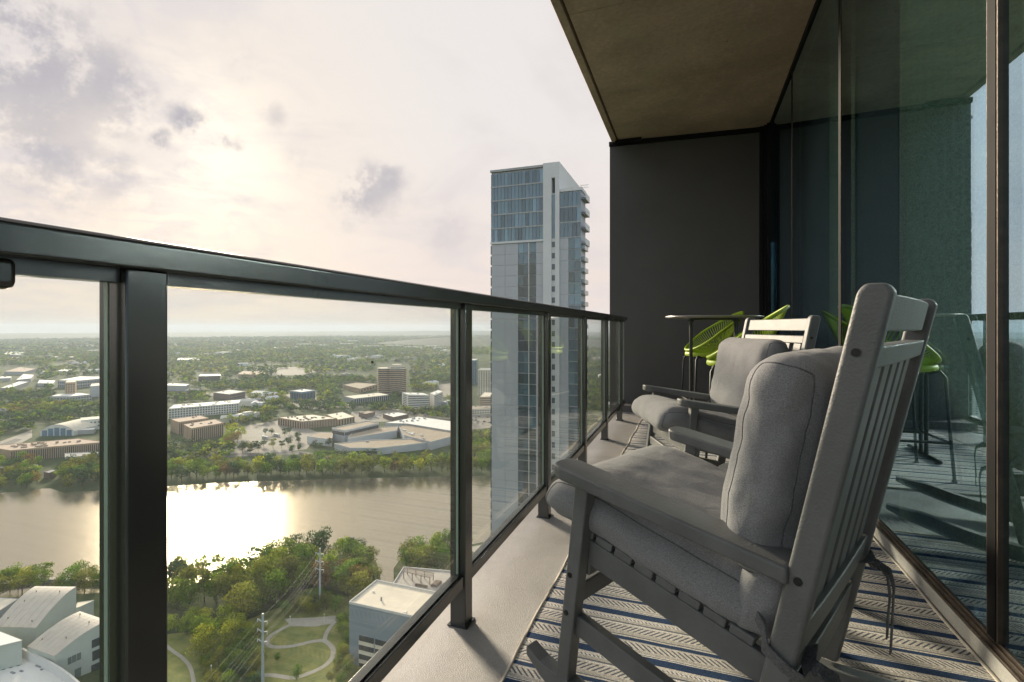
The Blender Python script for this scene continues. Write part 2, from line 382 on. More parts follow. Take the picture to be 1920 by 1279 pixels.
def thing(name, label, cat, loc=(0, 0, 0), rotz=0, group=None):
    o = bpy.data.objects.new(name, None); COL.objects.link(o); o.empty_display_size = .1
    o.location = tuple(float(x) for x in loc); o.rotation_euler = (0, 0, rotz)
    return tag(o, label, cat, group)
def tag(o, label, cat, group=None):
    o['label'] = label; o['category'] = cat
    if group: o['group'] = group
    return o
def struct(o): o['kind'] = 'structure'; return o
def stuff(o): o['kind'] = 'stuff'; return o
def put(name, me, parent, loc, rot=None):
    o = bpy.data.objects.new(name, me); COL.objects.link(o); o.parent = parent; o.location = tuple(float(x) for x in loc)
    if rot: o.rotation_euler = rot
    return o
def copy_tree(o, parent=None):
    c = o.copy(); COL.objects.link(c)
    if parent is not None: c.parent = parent
    for ch in list(o.children): copy_tree(ch, c)
    return c

# material palette
mat_glass('railing glass', (.95, .97, .955), (1, 1, 1), 1.22, 0.0, .02)
mat_glass('tinted window glass', (.88, .97, .94), (.60, .82, .98), 1.75, .47, 0.0)
mat_leaf(); mat_water(); mat_ground(); mat_rug()
mat_concrete('raw soffit concrete', (.44, .315, .265), (.85, .62, .525), .85, .8, 30, .2, (.55, .48, .38))
mat_concrete('broomed floor concrete', (.29, .285, .275), (.43, .42, .405), .42, 1.6, 110, .55, (.19, .18, .165), .006)
mat_concrete('kerb concrete', (.42, .41, .38), (.58, .57, .54), .8, 6, 140, .4)
mat_fabric('cushion fabric', (.16, .161, .168), (.305, .306, .315), 800)
mat_fabric('strap fabric', (.07, .07, .075), (.15, .15, .155))
mat_fabric('dark blind fabric', (.035, .042, .06), (.12, .14, .18), 130)
mat_fabric('green blind fabric', (.14, .21, .165), (.46, .56, .50), 130)
RAILM = M('dark bronze powder coat', (.036, .037, .035), .24, .10, 2.5, .04, 400, 0, 1.0, bdist=.002, rvar=.025, det=3)
FRAME = M('black anodised frame', (.008, .008, .009), .65, .1, 8, spec=.15)
BRONZE = M('bronze trim', (.075, .055, .042), .45, .35, 20, .2, 120, .2)
CHAIRM = M('charcoal poly lumber', (.132, .135, .135), .52, .17, 9, .32, 230, 0, .5, bdist=.004)
SCREW = M('black screw', (.01, .01, .01), .35)
LIME = M('lime rope', (.36, .50, .02), .5, .12, 60)
TBLK = M('black steel tube', (.018, .018, .019), .4, .1, 20)
TTOP = M('grey table laminate', (.22, .20, .185), .35, .08, 10)
WALLC = M('charcoal render', (.088, .083, .082), .62, .14, 1.2, .12, 160)
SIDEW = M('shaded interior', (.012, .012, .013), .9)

# ------------------------------------------------------------------ terrain and water
G = GZ
def ground_objects():
    gs = 16000.0
    g = MB(); g.add([(-gs, -2500, G), (gs, -2500, G), (gs, gs, G), (-gs, gs, G)], [(0, 1, 2, 3)])
    struct(g.build('ground', MATS['city ground']))
    # river: far shore then near shore, as surveyed points
    far = [(-420, 1000), (-250, 950), (-60, 927), (40, 922), (80, 916), (95, 916), (120, 924), (250, 916), (420, 905), (600, 899), (760, 895), (860, 893), (925, 892), (1010, 884), (1100, 872), (1200, 860), (1330, 852)]
    near = [(1330, 960), (1180, 985), (1060, 1000), (925, 1013), (884, 1021), (860, 1030), (800, 1040), (752, 1046), (738, 1066), (738, 1098), (728, 1112), (716, 1108), (712, 1072), (704, 1050), (660, 1042), (600, 1040), (520, 1052), (455, 1070), (410, 1082), (360, 1095), (300, 1104), (190, 1112), (60, 1118), (-60, 1128), (-420, 1200)]
    pts = [P(u, v, G + .03) for u, v in far] + [P(u, v, G + .03) for u, v in near]
    w = MB(); w.add(pts, [tuple(range(len(pts)))])
    o = w.build('river_water', MATS['lake water']); struct(o)
    bm = bmesh.new(); bm.from_mesh(o.data); bmesh.ops.triangulate(bm, faces=bm.faces); bmesh.ops.recalc_face_normals(bm, faces=bm.faces)
    for f in bm.faces:
        if f.normal.z < 0: f.normal_flip()
    bm.to_mesh(o.data); bm.free()
    # hills on the horizon
    hm = M('far wooded hills', (.045, .062, .04), .95, .35, .004)
    v, f = [], []; na, nr = 110, 9
    for i in range(na):
        a = math.radians(-62 + 104 * i / (na - 1))
        for j in range(nr):
            r = 7600 + 900 * j
            h = max(0, 62 * math.sin(math.pi * j / (nr - 1)) * (.75 + .9 * mnoise.noise(Vector((a * 3.1, j * .23, 2.2))) + .22 * mnoise.noise(Vector((a * 14, j * .4, 5)))) )
            v.append((r * math.sin(a - PSI), r * math.cos(a - PSI), G - 1 + h + (0 if j else -3)))
    for i in range(na - 1):
        for j in range(nr - 1): f.append((i * nr + j, (i + 1) * nr + j, (i + 1) * nr + j + 1, i * nr + j + 1))
    h = MB(); h.add(v, f); struct(h.build('horizon_hills', hm, smooth=True))
    # wooded rise beyond the tower
    v, f = [], []; n = 26
    c = P(960, 646)
    for i in range(n):
        for j in range(n):
            x = (i / (n - 1) * 2 - 1); y = (j / (n - 1) * 2 - 1); rr = min(1, math.hypot(x, y))
            v.append((c[0] + x * 1500, c[1] + y * 900, G - 2 + 62 * (1 - rr * rr) ** 1.5 * (1 + .5 * mnoise.noise(Vector((x * 2.5, y * 2.5, 1))))))
    for i in range(n - 1):
        for j in range(n - 1): f.append((i * n + j, (i + 1) * n + j, (i + 1) * n + j + 1, i * n + j + 1))
    h = MB(); h.add(v, f); struct(h.build('wooded_hillside', hm, smooth=True))
    # surfaced ground: lots, lawns, roads, paths (each sheet a little above the last)
    LOT = M('pale asphalt lot', (.27, .24, .20), .9, .18, .05); ROADM = M('street asphalt', (.11, .105, .10), .9, .2, .05)
    LAWN = M('mown lawn', (.14, .19, .035), .95, .25, .15, col2=(.25, .235, .07)); PATH = M('pale concrete path', (.42, .38, .32), .85, .1, .4)
    def sheet(name, poly, mat, dz):
        m = MB(); m.add([P(u, v, G + dz) for u, v in poly], [tuple(range(len(poly)))]); o = m.build(name, mat); struct(o)
        bm = bmesh.new(); bm.from_mesh(o.data); bmesh.ops.triangulate(bm, faces=bm.faces)
        for q in bm.faces:
            q.normal_update()
            if q.normal.z < 0: q.normal_flip()
        bm.to_mesh(o.data); bm.free()
    for poly in ([(440, 806), (470, 796), (525, 788), (560, 796), (600, 812), (575, 842), (520, 850), (428, 856), (380, 852), (440, 838)],
                 [(535, 738), (640, 752), (660, 764), (600, 768), (560, 764), (515, 742)], [(660, 772), (770, 766), (845, 772), (845, 786), (760, 790), (650, 792)],
                 [(884, 776), (940, 772), (940, 800), (884, 806)], [(420, 752), (480, 744), (560, 745), (470, 762)], [(0, 828), (60, 806), (60, 820), (0, 852)],
                 [(820, 722), (860, 716), (860, 742), (832, 744)], [(470, 690), (560, 688), (600, 696), (560, 704), (500, 703)]):
        sheet('parking_lot', poly, LOT, .05)
    for poly in ([(380, 853), (560, 846), (640, 856), (640, 861), (560, 852), (380, 859)], [(-40, 848), (30, 822), (42, 824), (-40, 860)], [(330, 732), (660, 757), (860, 765), (860, 770), (660, 762), (330, 737)]):
        sheet('street', poly, ROADM, .08)
    sheet('park_lawn', [(300, 1300), (300, 1190), (420, 1180), (520, 1140), (700, 1110), (720, 1300)], LAWN, .05)
    sheet('shore_terrace', [(880, 1026), (925, 1017), (1010, 1006), (1010, 1100), (884, 1100)], PATH, .05)
    def path(name, pts, w, dz):
        q = []
        ps = [Vector(P(u, v, G + dz)) for u, v in pts]
        fine = []
        for i in range(len(ps) - 1):
            a, b, c, d = ps[max(i - 1, 0)], ps[i], ps[i + 1], ps[min(i + 2, len(ps) - 1)]
            for t in (0, .2, .4, .6, .8):
                fine.append(.5 * ((2 * b) + (c - a) * t + (2 * a - 5 * b + 4 * c - d) * t * t + (3 * b - a - 3 * c + d) * t ** 3))
        fine.append(ps[-1])
        m = MB(); vs = []
        for i, p in enumerate(fine):
            d = (fine[min(i + 1, len(fine) - 1)] - fine[max(i - 1, 0)]).normalized(); x = Vector((-d.y, d.x, 0)) * w / 2
            vs += [p + x, p - x]
        m.add(vs, [(2 * i, 2 * i + 1, 2 * i + 3, 2 * i + 2) for i in range(len(fine) - 1)])
        o = m.build(name, PATH); struct(o)
    path('park_path', [(700, 1152), (636, 1160), (600, 1166), (560, 1166), (535, 1176), (510, 1190), (500, 1204), (512, 1213), (550, 1211), (585, 1203), (608, 1202), (624, 1216), (622, 1234), (606, 1250), (575, 1264), (548, 1271), (510, 1266), (466, 1268), (440, 1274)], 2.1, .09)
    path('park_path', [(638, 1158), (622, 1172), (611, 1190), (609, 1203)], 1.9, .12)
    sheet('park_plaza', [(533, 1160), (600, 1157), (640, 1153), (628, 1168), (590, 1175), (545, 1174)], PATH, .15)
    path('park_path', [(300, 1200), (322, 1219), (345, 1236), (358, 1255), (364, 1285)], 1.4, .09)
    path('park_path', [(-20, 1088), (60, 1086), (200, 1080)], 3, .09)
ground_objects()

# ------------------------------------------------------------------ trees
def crown_geo(rng, nq, q0, q1, lobes=16, rad=.36, z0=.22):
    """leaf-clump quads spread over overlapping lobes; unit-height tree"""
    L = []
    for i in range(lobes):
        a = rng.uniform(0, 2 * math.pi); h = rng.uniform(0, 1); r = rad * math.sqrt(max(0, 1 - (h * 1.6 - .7) ** 2 * .75)) * rng.uniform(.25, .8)
        L.append((r * math.cos(a), r * math.sin(a), z0 + .13 + h * (.82 - z0), rng.uniform(.13, .21), rng.uniform(.72, 1.25)))
    L = np.array(L)
    k = rng.integers(0, lobes, nq)
    d = rng.normal(size=(nq, 3)); d[:, 2] = d[:, 2] * .9 + .25; d /= np.linalg.norm(d, axis=1)[:, None]
    sh = rng.uniform(.62, 1.08, nq)[:, None]
    c = L[k, :3] + d * L[k, 3:4] * sh * np.array([1.1, 1.1, .85])
    n = d + rng.normal(size=(nq, 3)) * .55; n /= np.linalg.norm(n, axis=1)[:, None]
    t = np.cross(n, rng.normal(size=(nq, 3))); t /= np.linalg.norm(t, axis=1)[:, None]; b = np.cross(n, t)
    s = rng.uniform(q0, q1, nq)[:, None]; e = rng.uniform(.55, 1, nq)[:, None]
    v = np.stack([c + t * s, c + b * s * e, c - t * s * .8, c - b * s * e * .9], 1)
    col = (L[k, 4] * rng.uniform(.75, 1.2, nq))
    return v, col

def quads_mesh(name, v, col, mat):
    """v (n,4,3), col (n,3) -> mesh with point colour attribute"""
    n = len(v); me = bpy.data.meshes.new(name)
    me.vertices.add(4 * n); me.vertices.foreach_set('co', v.reshape(-1).astype(np.float32))
    me.loops.add(4 * n); me.loops.foreach_set('vertex_index', np.arange(4 * n, dtype=np.int32))
    me.polygons.add(n); me.polygons.foreach_set('loop_start', np.arange(0, 4 * n, 4, dtype=np.int32)); me.polygons.foreach_set('loop_total', np.full(n, 4, np.int32))
    at = me.color_attributes.new('Col', 'FLOAT_COLOR', 'POINT')
    cc = np.ones((n, 4, 4), np.float32); cc[:, :, :3] = col[:, None, :]
    at.data.foreach_set('color', cc.reshape(-1))
    me.materials.append(mat); me.update(calc_edges=True); me.validate()
    return me

LEAF = MATS['foliage']; BARK = M('tree bark', (.085, .068, .05), .9, .3, 3)
NEARC = []; MIDC = []
for i in range(7):
    v, c = crown_geo(RNG, 1500, .018, .036, 20); NEARC.append(quads_mesh('crown', v, np.repeat(c[:, None], 3, 1), LEAF))
for i in range(6):
    v, c = crown_geo(RNG, 420, .032, .06, 14); MIDC.append(quads_mesh('crown', v, np.repeat(c[:, None], 3, 1), LEAF))
def trunk_mesh(seed):
    r = random.Random(seed); m = MB()
    m.sweep([(0, 0, -.01), (.006, 0, .12), (0, .008, .3), (.01, 0, .55)], [(math.cos(a) * .019, math.sin(a) * .019) for a in np.linspace(0, 2 * math.pi, 7)[:-1]], up=(0, 1, 0))
    for k in range(5):
        a = r.uniform(0, 6.28); z = r.uniform(.2, .38)
        m.tube([(0, 0, z), (.1 * math.cos(a), .1 * math.sin(a), z + .16), (.2 * math.cos(a), .2 * math.sin(a), z + .27)], .008, 5, up=(0, 1, 0))
    return m.mesh('trunk', BARK)
TRUNKS = [trunk_mesh(i) for i in range(3)]
PAL = dict(green=[(.15, .235, .03), (.12, .205, .03), (.175, .25, .03)], lime=[(.31, .36, .045), (.35, .36, .04), (.26, .33, .045)], olive=[(.20, .22, .04), (.17, .185, .04), (.225, .23, .04)],
           rust=[(.25, .18, .055), (.27, .20, .045), (.21, .14, .055)], dark=[(.065, .115, .042), (.075, .125, .05), (.06, .10, .042)])
N_TREES = [0]
def tree(u, v, h, kind, label, group, near=True, wide=1.0):
    p = P(u, v); N_TREES[0] += 1
    t = thing('tree', label, 'tree', p, random.uniform(0, 6.28), group)
    cr = put('crown', random.choice(NEARC if near else MIDC), t, (0, 0, 0)); cr.scale = (h * wide, h * wide, h)
    c = random.choice(PAL[kind]); k = random.uniform(.98, 1.32); cr.color = (c[0] * k, c[1] * k, c[2] * k, 1)
    tr = put('trunk', random.choice(TRUNKS), t, (0, 0, 0)); tr.scale = (h, h, h)
    return t
def in_poly(x, y, poly):
    c = False; n = len(poly); j = n - 1
    for i in range(n):
        xi, yi = poly[i]; xj, yj = poly[j]
        if (yi > y) != (yj > y) and x < (xj - xi) * (y - yi) / (yj - yi) + xi: c = not c
        j = i
    return c
def scatter(poly, spacing):
    """points spaced in metres whose surveyed pixel falls in the polygon"""
    pts = [P(u, v) for u, v in poly]
    x0, x1 = min(p[0] for p in pts), max(p[0] for p in pts); y0, y1 = min(p[1] for p in pts), max(p[1] for p in pts)
    out = []; nx, ny = int((x1 - x0) / spacing) + 1, int((y1 - y0) / spacing) + 1
    for i in range(nx):
        for j in range(ny):
            x = x0 + (i + .5 * (j % 2) + random.uniform(-.28, .28)) * spacing; y = y0 + (j + random.uniform(-.28, .28)) * spacing
            u, v, f = pix((x, y, G))
            if f > 0 and in_poly(u, v, poly): out.append((u, v))
    return out
def pick(*w):
    return random.choices([a for a, b in w], [b for a, b in w])[0]

LBL = {'green': 'bushy green tree', 'lime': 'bright yellow green tree', 'olive': 'dull olive green tree', 'rust': 'tree with rusty orange autumn leaves', 'dark': 'dark green rounded tree'}
def grove(pts, h0, h1, mixw, where, group, near=True, wide=1.0):
    for u, v in pts:
        k = pick(*mixw)
        tree(u, v, random.uniform(h0, h1), k, f'{LBL[k]} {where}', LBL[k].replace('tree', 'trees') + ' ' + where, near, wide)
grove(scatter([(300, 1112), (360, 1102), (440, 1082), (520, 1058), (620, 1047), (690, 1052), (702, 1078), (700, 1112), (640, 1128), (590, 1120), (535, 1138), (505, 1165), (470, 1190), (420, 1160), (300, 1165)], 9.6),
      14.5, 20.5, (('olive', 5), ('green', 5), ('lime', 2), ('rust', .6), ('dark', 1)), 'in the dense near shore park wood', 'park', True, 1.0)
grove(scatter([(300, 1170), (420, 1165), (475, 1195), (450, 1235), (400, 1245), (350, 1225), (300, 1195)], 8.5), 8, 12.5, (('lime', 6), ('green', 3), ('olive', 1)), 'at the lower edge of the park wood', 'park edge', True, 1.1)
grove([(330, 1090), (338, 1082)], 13, 15, (('olive', 1),), 'alone by the glittering water', 'alone')
grove(scatter([(744, 1098), (748, 1060), (800, 1050), (872, 1046), (884, 1070), (870, 1088), (800, 1090), (760, 1098)], 8.5), 15, 20, (('green', 5), ('olive', 3), ('lime', 1)), 'on the shore right of the inlet', 'inlet', True, .9)
grove(scatter([(650, 1090), (700, 1060), (708, 1090), (690, 1130), (650, 1150)], 8), 13, 17, (('olive', 4), ('rust', 3), ('green', 3)), 'left of the narrow inlet', 'inlet left')
grove(scatter([(-70, 1132), (60, 1120), (195, 1116), (230, 1118), (230, 1098), (195, 1094), (60, 1098), (-70, 1112)], 8.2), 9, 14, (('green', 5), ('lime', 3), ('olive', 2)), 'in the row behind the curved roofs', 'left bank')
grove(scatter([(380, 1242), (440, 1214), (492, 1206), (500, 1236), (488, 1305), (388, 1305)], 5.0), 5.5, 9.5, (('green', 4), ('olive', 4), ('dark', 1)), 'in the brush beside the near power pole', 'brush', True, 1.2)
grove(scatter([(515, 1152), (560, 1134), (610, 1128), (648, 1138), (638, 1150), (600, 1153), (540, 1158)], 5.5), 5, 9, (('green', 4), ('olive', 3), ('lime', 2)), 'along the upper edge of the pale plaza', 'plaza', True, 1.2)
grove(scatter([(636, 1168), (655, 1162), (654, 1300), (612, 1300), (636, 1240)], 4.6), 4, 7, (('green', 4), ('olive', 3)), 'between the winding path and the grey block', 'block', True, 1.2)
grove([(648, 1172), (660, 1190), (640, 1230), (652, 1262), (480, 1262), (455, 1276), (520, 1240), (556, 1276), (598, 1150), (560, 1150)], 3, 6, (('green', 2), ('olive', 2)), 'standing on the park lawn', 'lawn')
FARMIX = (('olive', 5), ('green', 6), ('rust', 1), ('lime', 3), ('dark', 2))
grove(scatter([(300, 906), (420, 903), (600, 896), (760, 892), (862, 890), (862, 872), (760, 874), (600, 877), (420, 884), (300, 886)], 10.5), 12.5, 17, FARMIX, 'along the far river bank', 'far bank', False, 1.15)
grove(scatter([(-40, 925), (60, 918), (80, 912), (80, 872), (40, 868), (-40, 878)], 11.5), 9, 13, FARMIX, 'on the far bank behind the left pane', 'left far bank', False, 1.15)
grove(scatter([(100, 914), (125, 920), (200, 916), (225, 912), (225, 880), (170, 874), (105, 890)], 11.5), 12, 16, (('olive', 4), ('dark', 4), ('green', 2)), 'on the wooded point of the far bank', 'point', False, 1.15)
grove(scatter([(880, 894), (926, 890), (926, 845), (880, 850)], 12), 11, 15, (('olive', 4), ('green', 4)), 'on the far bank beside the tower', 'tower bank', False, 1.1)
grove([(509, 815), (497, 816), (543, 814), (534, 818), (557, 826), (560, 831), (505, 788), (508, 790), (478, 845), (484, 846), (458, 842), (466, 846), (494, 838), (512, 840), (528, 841), (540, 836), (470, 852), (455, 850), (600, 846), (590, 842), (617, 838), (560, 846), (548, 850)], 8, 11, (('dark', 5), ('olive', 2)), 'standing in the pale parking lot', 'lot', False, 1.25)
grove([(425, 828), (436, 822), (445, 830), (430, 838), (452, 822), (440, 812), (428, 812)], 12, 15, (('lime', 3), ('rust', 2)), 'beside the brown office blocks', 'office', False, 1.1)

# everything that must stay clear of the distant scattered trees (surveyed pixel boxes)
CLEAR = [(312, 775, 424, 822), (314, 752, 452, 780), (396, 730, 464, 748), (540, 728, 594, 750), (706, 680, 766, 732), (750, 730, 834, 764), (518, 768, 668, 800), (572, 782, 846, 846), (640, 734, 732, 754), (668, 770, 770, 790), (642, 716, 710, 732),
         (10, 806, 194, 858), (70, 790, 194, 816), (104, 704, 192, 750), (0, 686, 70, 728), (70, 711, 110, 720), (884, 665, 925, 806), (312, 716, 358, 732), (366, 698, 414, 714), (440, 790, 575, 856), (520, 690, 570, 704), (820, 716, 860, 742)]
def forest(name, r0, r1, n, nq, q0, q1, h0, h1, seed, lobes=6):
    rng = np.random.default_rng(seed)
    unit = [crown_geo(rng, nq, q0, q1, lobes, .42, .1) for _ in range(10)]
    V, Cc = [], []
    a = rng.uniform(R(-50), R(17), n); r = np.sqrt(rng.uniform(r0 * r0, r1 * r1, n))
    for i in range(n):
        x, y = r[i] * math.sin(a[i] - PSI), r[i] * math.cos(a[i] - PSI)
        h = rng.uniform(h0, h1); u, v, f = pix((x, y, G + h * .55))
        ub, vb, f = pix((x, y, G))
        if vb > 893 or (vb > 866 and u > 290) or vb > 870: continue
        cl = mnoise.noise(Vector((x * .006, y * .006, 3.0)))
        if r[i] > 900 and mnoise.noise(Vector((x * .0045, y * .0045, 9.0))) > .33: continue
        if any(b[0] - 3 < u < b[2] + 3 and b[1] - 2 < v < b[3] + 2 for b in CLEAR): continue
        vv, cc = unit[rng.integers(0, 10)]
        th = rng.uniform(0, 6.28); ct, st = math.cos(th), math.sin(th)
        q = vv.copy(); q[..., 0] = vv[..., 0] * ct - vv[..., 1] * st; q[..., 1] = vv[..., 0] * st + vv[..., 1] * ct
        q *= h * np.array([1.5, 1.5, 1.0]); q += np.array([x, y, G])
        t = rng.uniform() + cl * .7
        base = PAL['dark'] if t < .42 else PAL['green'] if t < .70 else PAL['olive'] if t < .93 else PAL['lime'] if t < 1.15 else PAL['rust']
        b = np.array(base[rng.integers(0, 3)]) * rng.uniform(.8, 1.15)
        V.append(q); Cc.append(cc[:, None] * b[None])
    V = np.concatenate(V); Cc = np.concatenate(Cc)
    o = bpy.data.objects.new(name, quads_mesh(name, V, Cc, LEAF)); COL.objects.link(o); stuff(o)
    o['label'] = {'d': 'wooded suburb of mixed green trees beyond the river', 'f': 'far woodland fading into the haze', 'h': 'hazy tree cover towards the horizon'}[name[0]]; o['category'] = 'woodland'
forest('district_woodland', 545, 1500, 8600, 46, .07, .13, 8, 13, 1)
forest('far_woodland', 1500, 4200, 22000, 12, .16, .26, 9, 14, 2)
forest('horizon_woodland', 4200, 9500, 22000, 5, .5, .8, 10, 15, 3, 3)
exec_later = []

# ------------------------------------------------------------------ distant and nearer buildings
def BM(name, c, rough=.8, var=.08, scale=.25, **k): return M(name, c, rough, var, scale, **k)
WHT = BM('white stucco', (.62, .60, .56)); CRM = BM('cream roof membrane', (.70, .62, .50), .85, .12, .12); TAN = BM('tan roof gravel', (.36, .285, .21), .95, .15, .12)
BRK = BM('tan brick', (.40, .28, .18)); BRN = BM('brown brick', (.19, .14, .11)); GRYW = BM('grey wall', (.36, .36, .36)); PNKR = BM('pinkish roof', (.48, .36, .28), .95, .14, .15)
CONC = BM('pale concrete panel', (.43, .435, .455), .75, .06, .15); LCONC = BM('light fin concrete', (.60, .595, .59), .75, .05, .15); DGL = BM('dark far glass', (.035, .045, .055), .15, .2, .3, spec=.8)
BLU = BM('blue glazed wall', (.10, .19, .28), .3, .15, .3); WROOF = BM('white roof membrane', (.78, .75, .70), .8, .06, .1); GREENGREY = BM('pale green grey wall', (.42, .45, .41), .8, .06, .2)
BLUEGREY = BM('blue grey metal cladding', (.235, .275, .315), .55, .07, .12); SLATE = BM('grey shingle roof', (.24, .24, .25), .85, .1, .3)
TGLASS = M('tower glass', (.095, .155, .20), .12, .18, .12, spec=.9, use_obj_color=True)

def bldg(name, label, poly, H, wall, roof, parapet=.7, wins=(), units=0, cat='building', group=None, unit_mat=None, z_roof=None, seed=1, inset=0.0):
    """flat-roofed block from its surveyed roof outline (first corners given near-left to right), height H metres"""
    z = G + H; pts = [P(u, v, z) for u, v in poly]
    c = sum(p[:2] for p in pts) / len(pts)
    root = thing(name, label, cat, (c[0], c[1], G), 0, group)
    xy = [(p[0], p[1]) for p in pts]
    area = sum(xy[i][0] * xy[(i + 1) % len(xy)][1] - xy[(i + 1) % len(xy)][0] * xy[i][1] for i in range(len(xy)))
    MB().prism(xy, G - 1, z).build('wall', wall, root)
    rx = [(c[0] + (x - c[0]) * .985, c[1] + (y - c[1]) * .985) for x, y in xy]
    MB().prism(rx, z + .01, z + .3).build('roof', roof, root)
    if parapet:
        m = MB()
        for i in range(len(xy)):
            a, b = xy[i], xy[(i + 1) % len(xy)]
            m.beam((a[0], a[1], z + parapet / 2), (b[0], b[1], z + parapet / 2), .35, parapet - .01)
        m.build('parapet', wall if parapet < .9 else WHT, root)
    if units:
        r = random.Random(seed); um = unit_mat or GRYW; A, B, D = np.array(xy[0]), np.array(xy[1]), np.array(xy[-1])
        for k in range(units):
            s, t = r.uniform(.12, .85), r.uniform(.15, .85); q = A + (B - A) * s + (D - A) * t
            w, d, h = r.uniform(1.2, 3.5), r.uniform(1.2, 3), r.uniform(.8, 2)
            MB().box(q[0] - w / 2, q[0] + w / 2, q[1] - d / 2, q[1] + d / 2, z + .3, z + .3 + h).build('rooftop_unit', um, root)
    for (i, rows, cols, wf, hf, zb, zt) in wins:
        a, b = np.array(xy[i]), np.array(xy[(i + 1) % len(xy)]); d = b - a; ln = np.linalg.norm(d); d /= ln; n = np.array([d[1], -d[0]])
        if n @ (c - a) > 0: n = -n
        m = MB(); hh = H * (zt - zb) / rows; ww = ln / cols
        for r_ in range(rows):
            for k in range(cols):
                s0 = (k + .5 - wf / 2) * ww; s1 = (k + .5 + wf / 2) * ww; z0 = G + H * zb + (r_ + .5 - hf / 2) * hh; z1 = z0 + hf * hh
                p0, p1 = a + d * s0, a + d * s1; q0, q1 = p0 + n * .12, p1 + n * .12; p0, p1 = p0 - n * .2, p1 - n * .2
                m.hexa([(p0[0], p0[1], z0), (p1[0], p1[1], z0), (q1[0], q1[1], z0), (q0[0], q0[1], z0), (p0[0], p0[1], z1), (p1[0], p1[1], z1), (q1[0], q1[1], z1), (q0[0], q0[1], z1)])
        o = m.build('windows', DGL, root); stuff(o)
    return root
def quad(N_, L_, R_):                 # near corner, left corner, right corner -> outline with the hidden corner added (on the same roof plane)
    return [N_, R_, None, L_]
def bq(name, label, N_, L_, R_, H, wall, roof, **k):
    z = G + H; n, l, r = P(*N_, z), P(*L_, z), P(*R_, z); f = l + r - n; uf = pix(f)
    return bldg(name, label, [N_, R_, (uf[0], uf[1]), L_], H, wall, roof, **k)
# face index for bq: 0 = near->right face, 3 = left->near face

bq('office_block', 'front one of two tan brick office blocks with dark vertical slit windows', (358.6, 804.2), (343.8, 796.4), (419, 793.6), 16, BRK, PNKR, wins=[(0, 1, 16, .5, 1, 0, .93), (3, 1, 1, .01, 1, 0, .9)], units=5, unit_mat=BRN)
bq('office_block', 'rear tan brick office block half hidden behind its twin', (335.3, 792.2), (319.9, 786.6), (391, 784.5), 16, BRK, PNKR, wins=[(0, 1, 18, .5, 1, 0, .93)], units=2, unit_mat=TAN, seed=2)
bq('apartment_block', 'long white four storey apartment block with dark window rows', (316, 767), (326, 759.5), (448, 756.5), 15, WHT, WROOF, wins=[(0, 4, 26, .58, .55, .02, .98)], units=18, unit_mat=CRM, seed=3)
bq('flat_roof_office', 'low brown office with a pale flat roof and roof well', (429.6, 740), (400, 736.6), (460, 734.5), 11, BRN, CRM, parapet=1.0, wins=[(0, 2, 1, .9, .35, .1, .9)], units=2, seed=4)
bq('blue_office', 'small blue glazed office cube with a white roof', (566, 736), (544, 733.5), (591, 732.5), 17, BLU, WROOF, parapet=1.2, wins=[(0, 1, 9, .6, .9, .05, .9), (3, 1, 7, .6, .9, .05, .9)], units=1, seed=5)
bq('white_hotel', 'white hotel block with ribbon windows beyond the car parks', (764.7, 740.5), (753.7, 736.3), (805, 741.6), 24, WHT, WROOF, wins=[(0, 7, 1, .97, .42, .04, .95), (3, 7, 1, .6, .4, .04, .95)], units=3, unit_mat=WHT, seed=6)
bq('white_hotel_wing', 'right wing of the white hotel with ribbon windows', (814, 741.2), (806, 737.6), (830, 735), 24, WHT, WROOF, wins=[(0, 7, 1, .92, .42, .04, .95)], units=2, unit_mat=WHT, seed=7)
bq('warehouse', 'broad cream flat roofed hall dotted with dark roof vents', (566, 791), (521, 783.5), (632, 785), 10, BRK, CRM, wins=[(0, 1, 22, .35, 1, 0, .95), (3, 1, 10, .4, 1, 0, .9)], units=22, unit_mat=BRN, seed=8)
bq('warehouse_annex', 'narrow lower annex joined to the right of the cream hall', (634, 787.5), (612, 778), (665, 782), 8, BRK, CRM, wins=[(0, 1, 6, .4, 1, 0, .95)], units=2, seed=9)
bq('columned_office', 'long low office with a row of white columns', (664, 748), (645, 743.5), (730, 740.8), 9.5, GRYW, CRM, wins=[(0, 1, 17, .62, 1, 0, .9)], units=2, unit_mat=CRM, seed=10)
bldg('shop', 'small dark walled shop with a tan roof by the car park', [(686, 777), (703, 773), (690, 770.5), (672.5, 774)], 6, BRN, TAN, units=1)
bldg('shop', 'brown walled shop with a white roof right of the dark shop', [(738, 783), (766, 777), (746, 773.5), (718, 776.5)], 6, BRN, WROOF, units=2)
bldg('tan_pavilion', 'low tan building with a ring shaped roof below the round tower', [(675.6, 729.5), (708, 720.5), (668, 717.8), (644, 722)], 9, BRK, TAN, wins=[(0, 1, 6, .5, .6, .1, .8)])
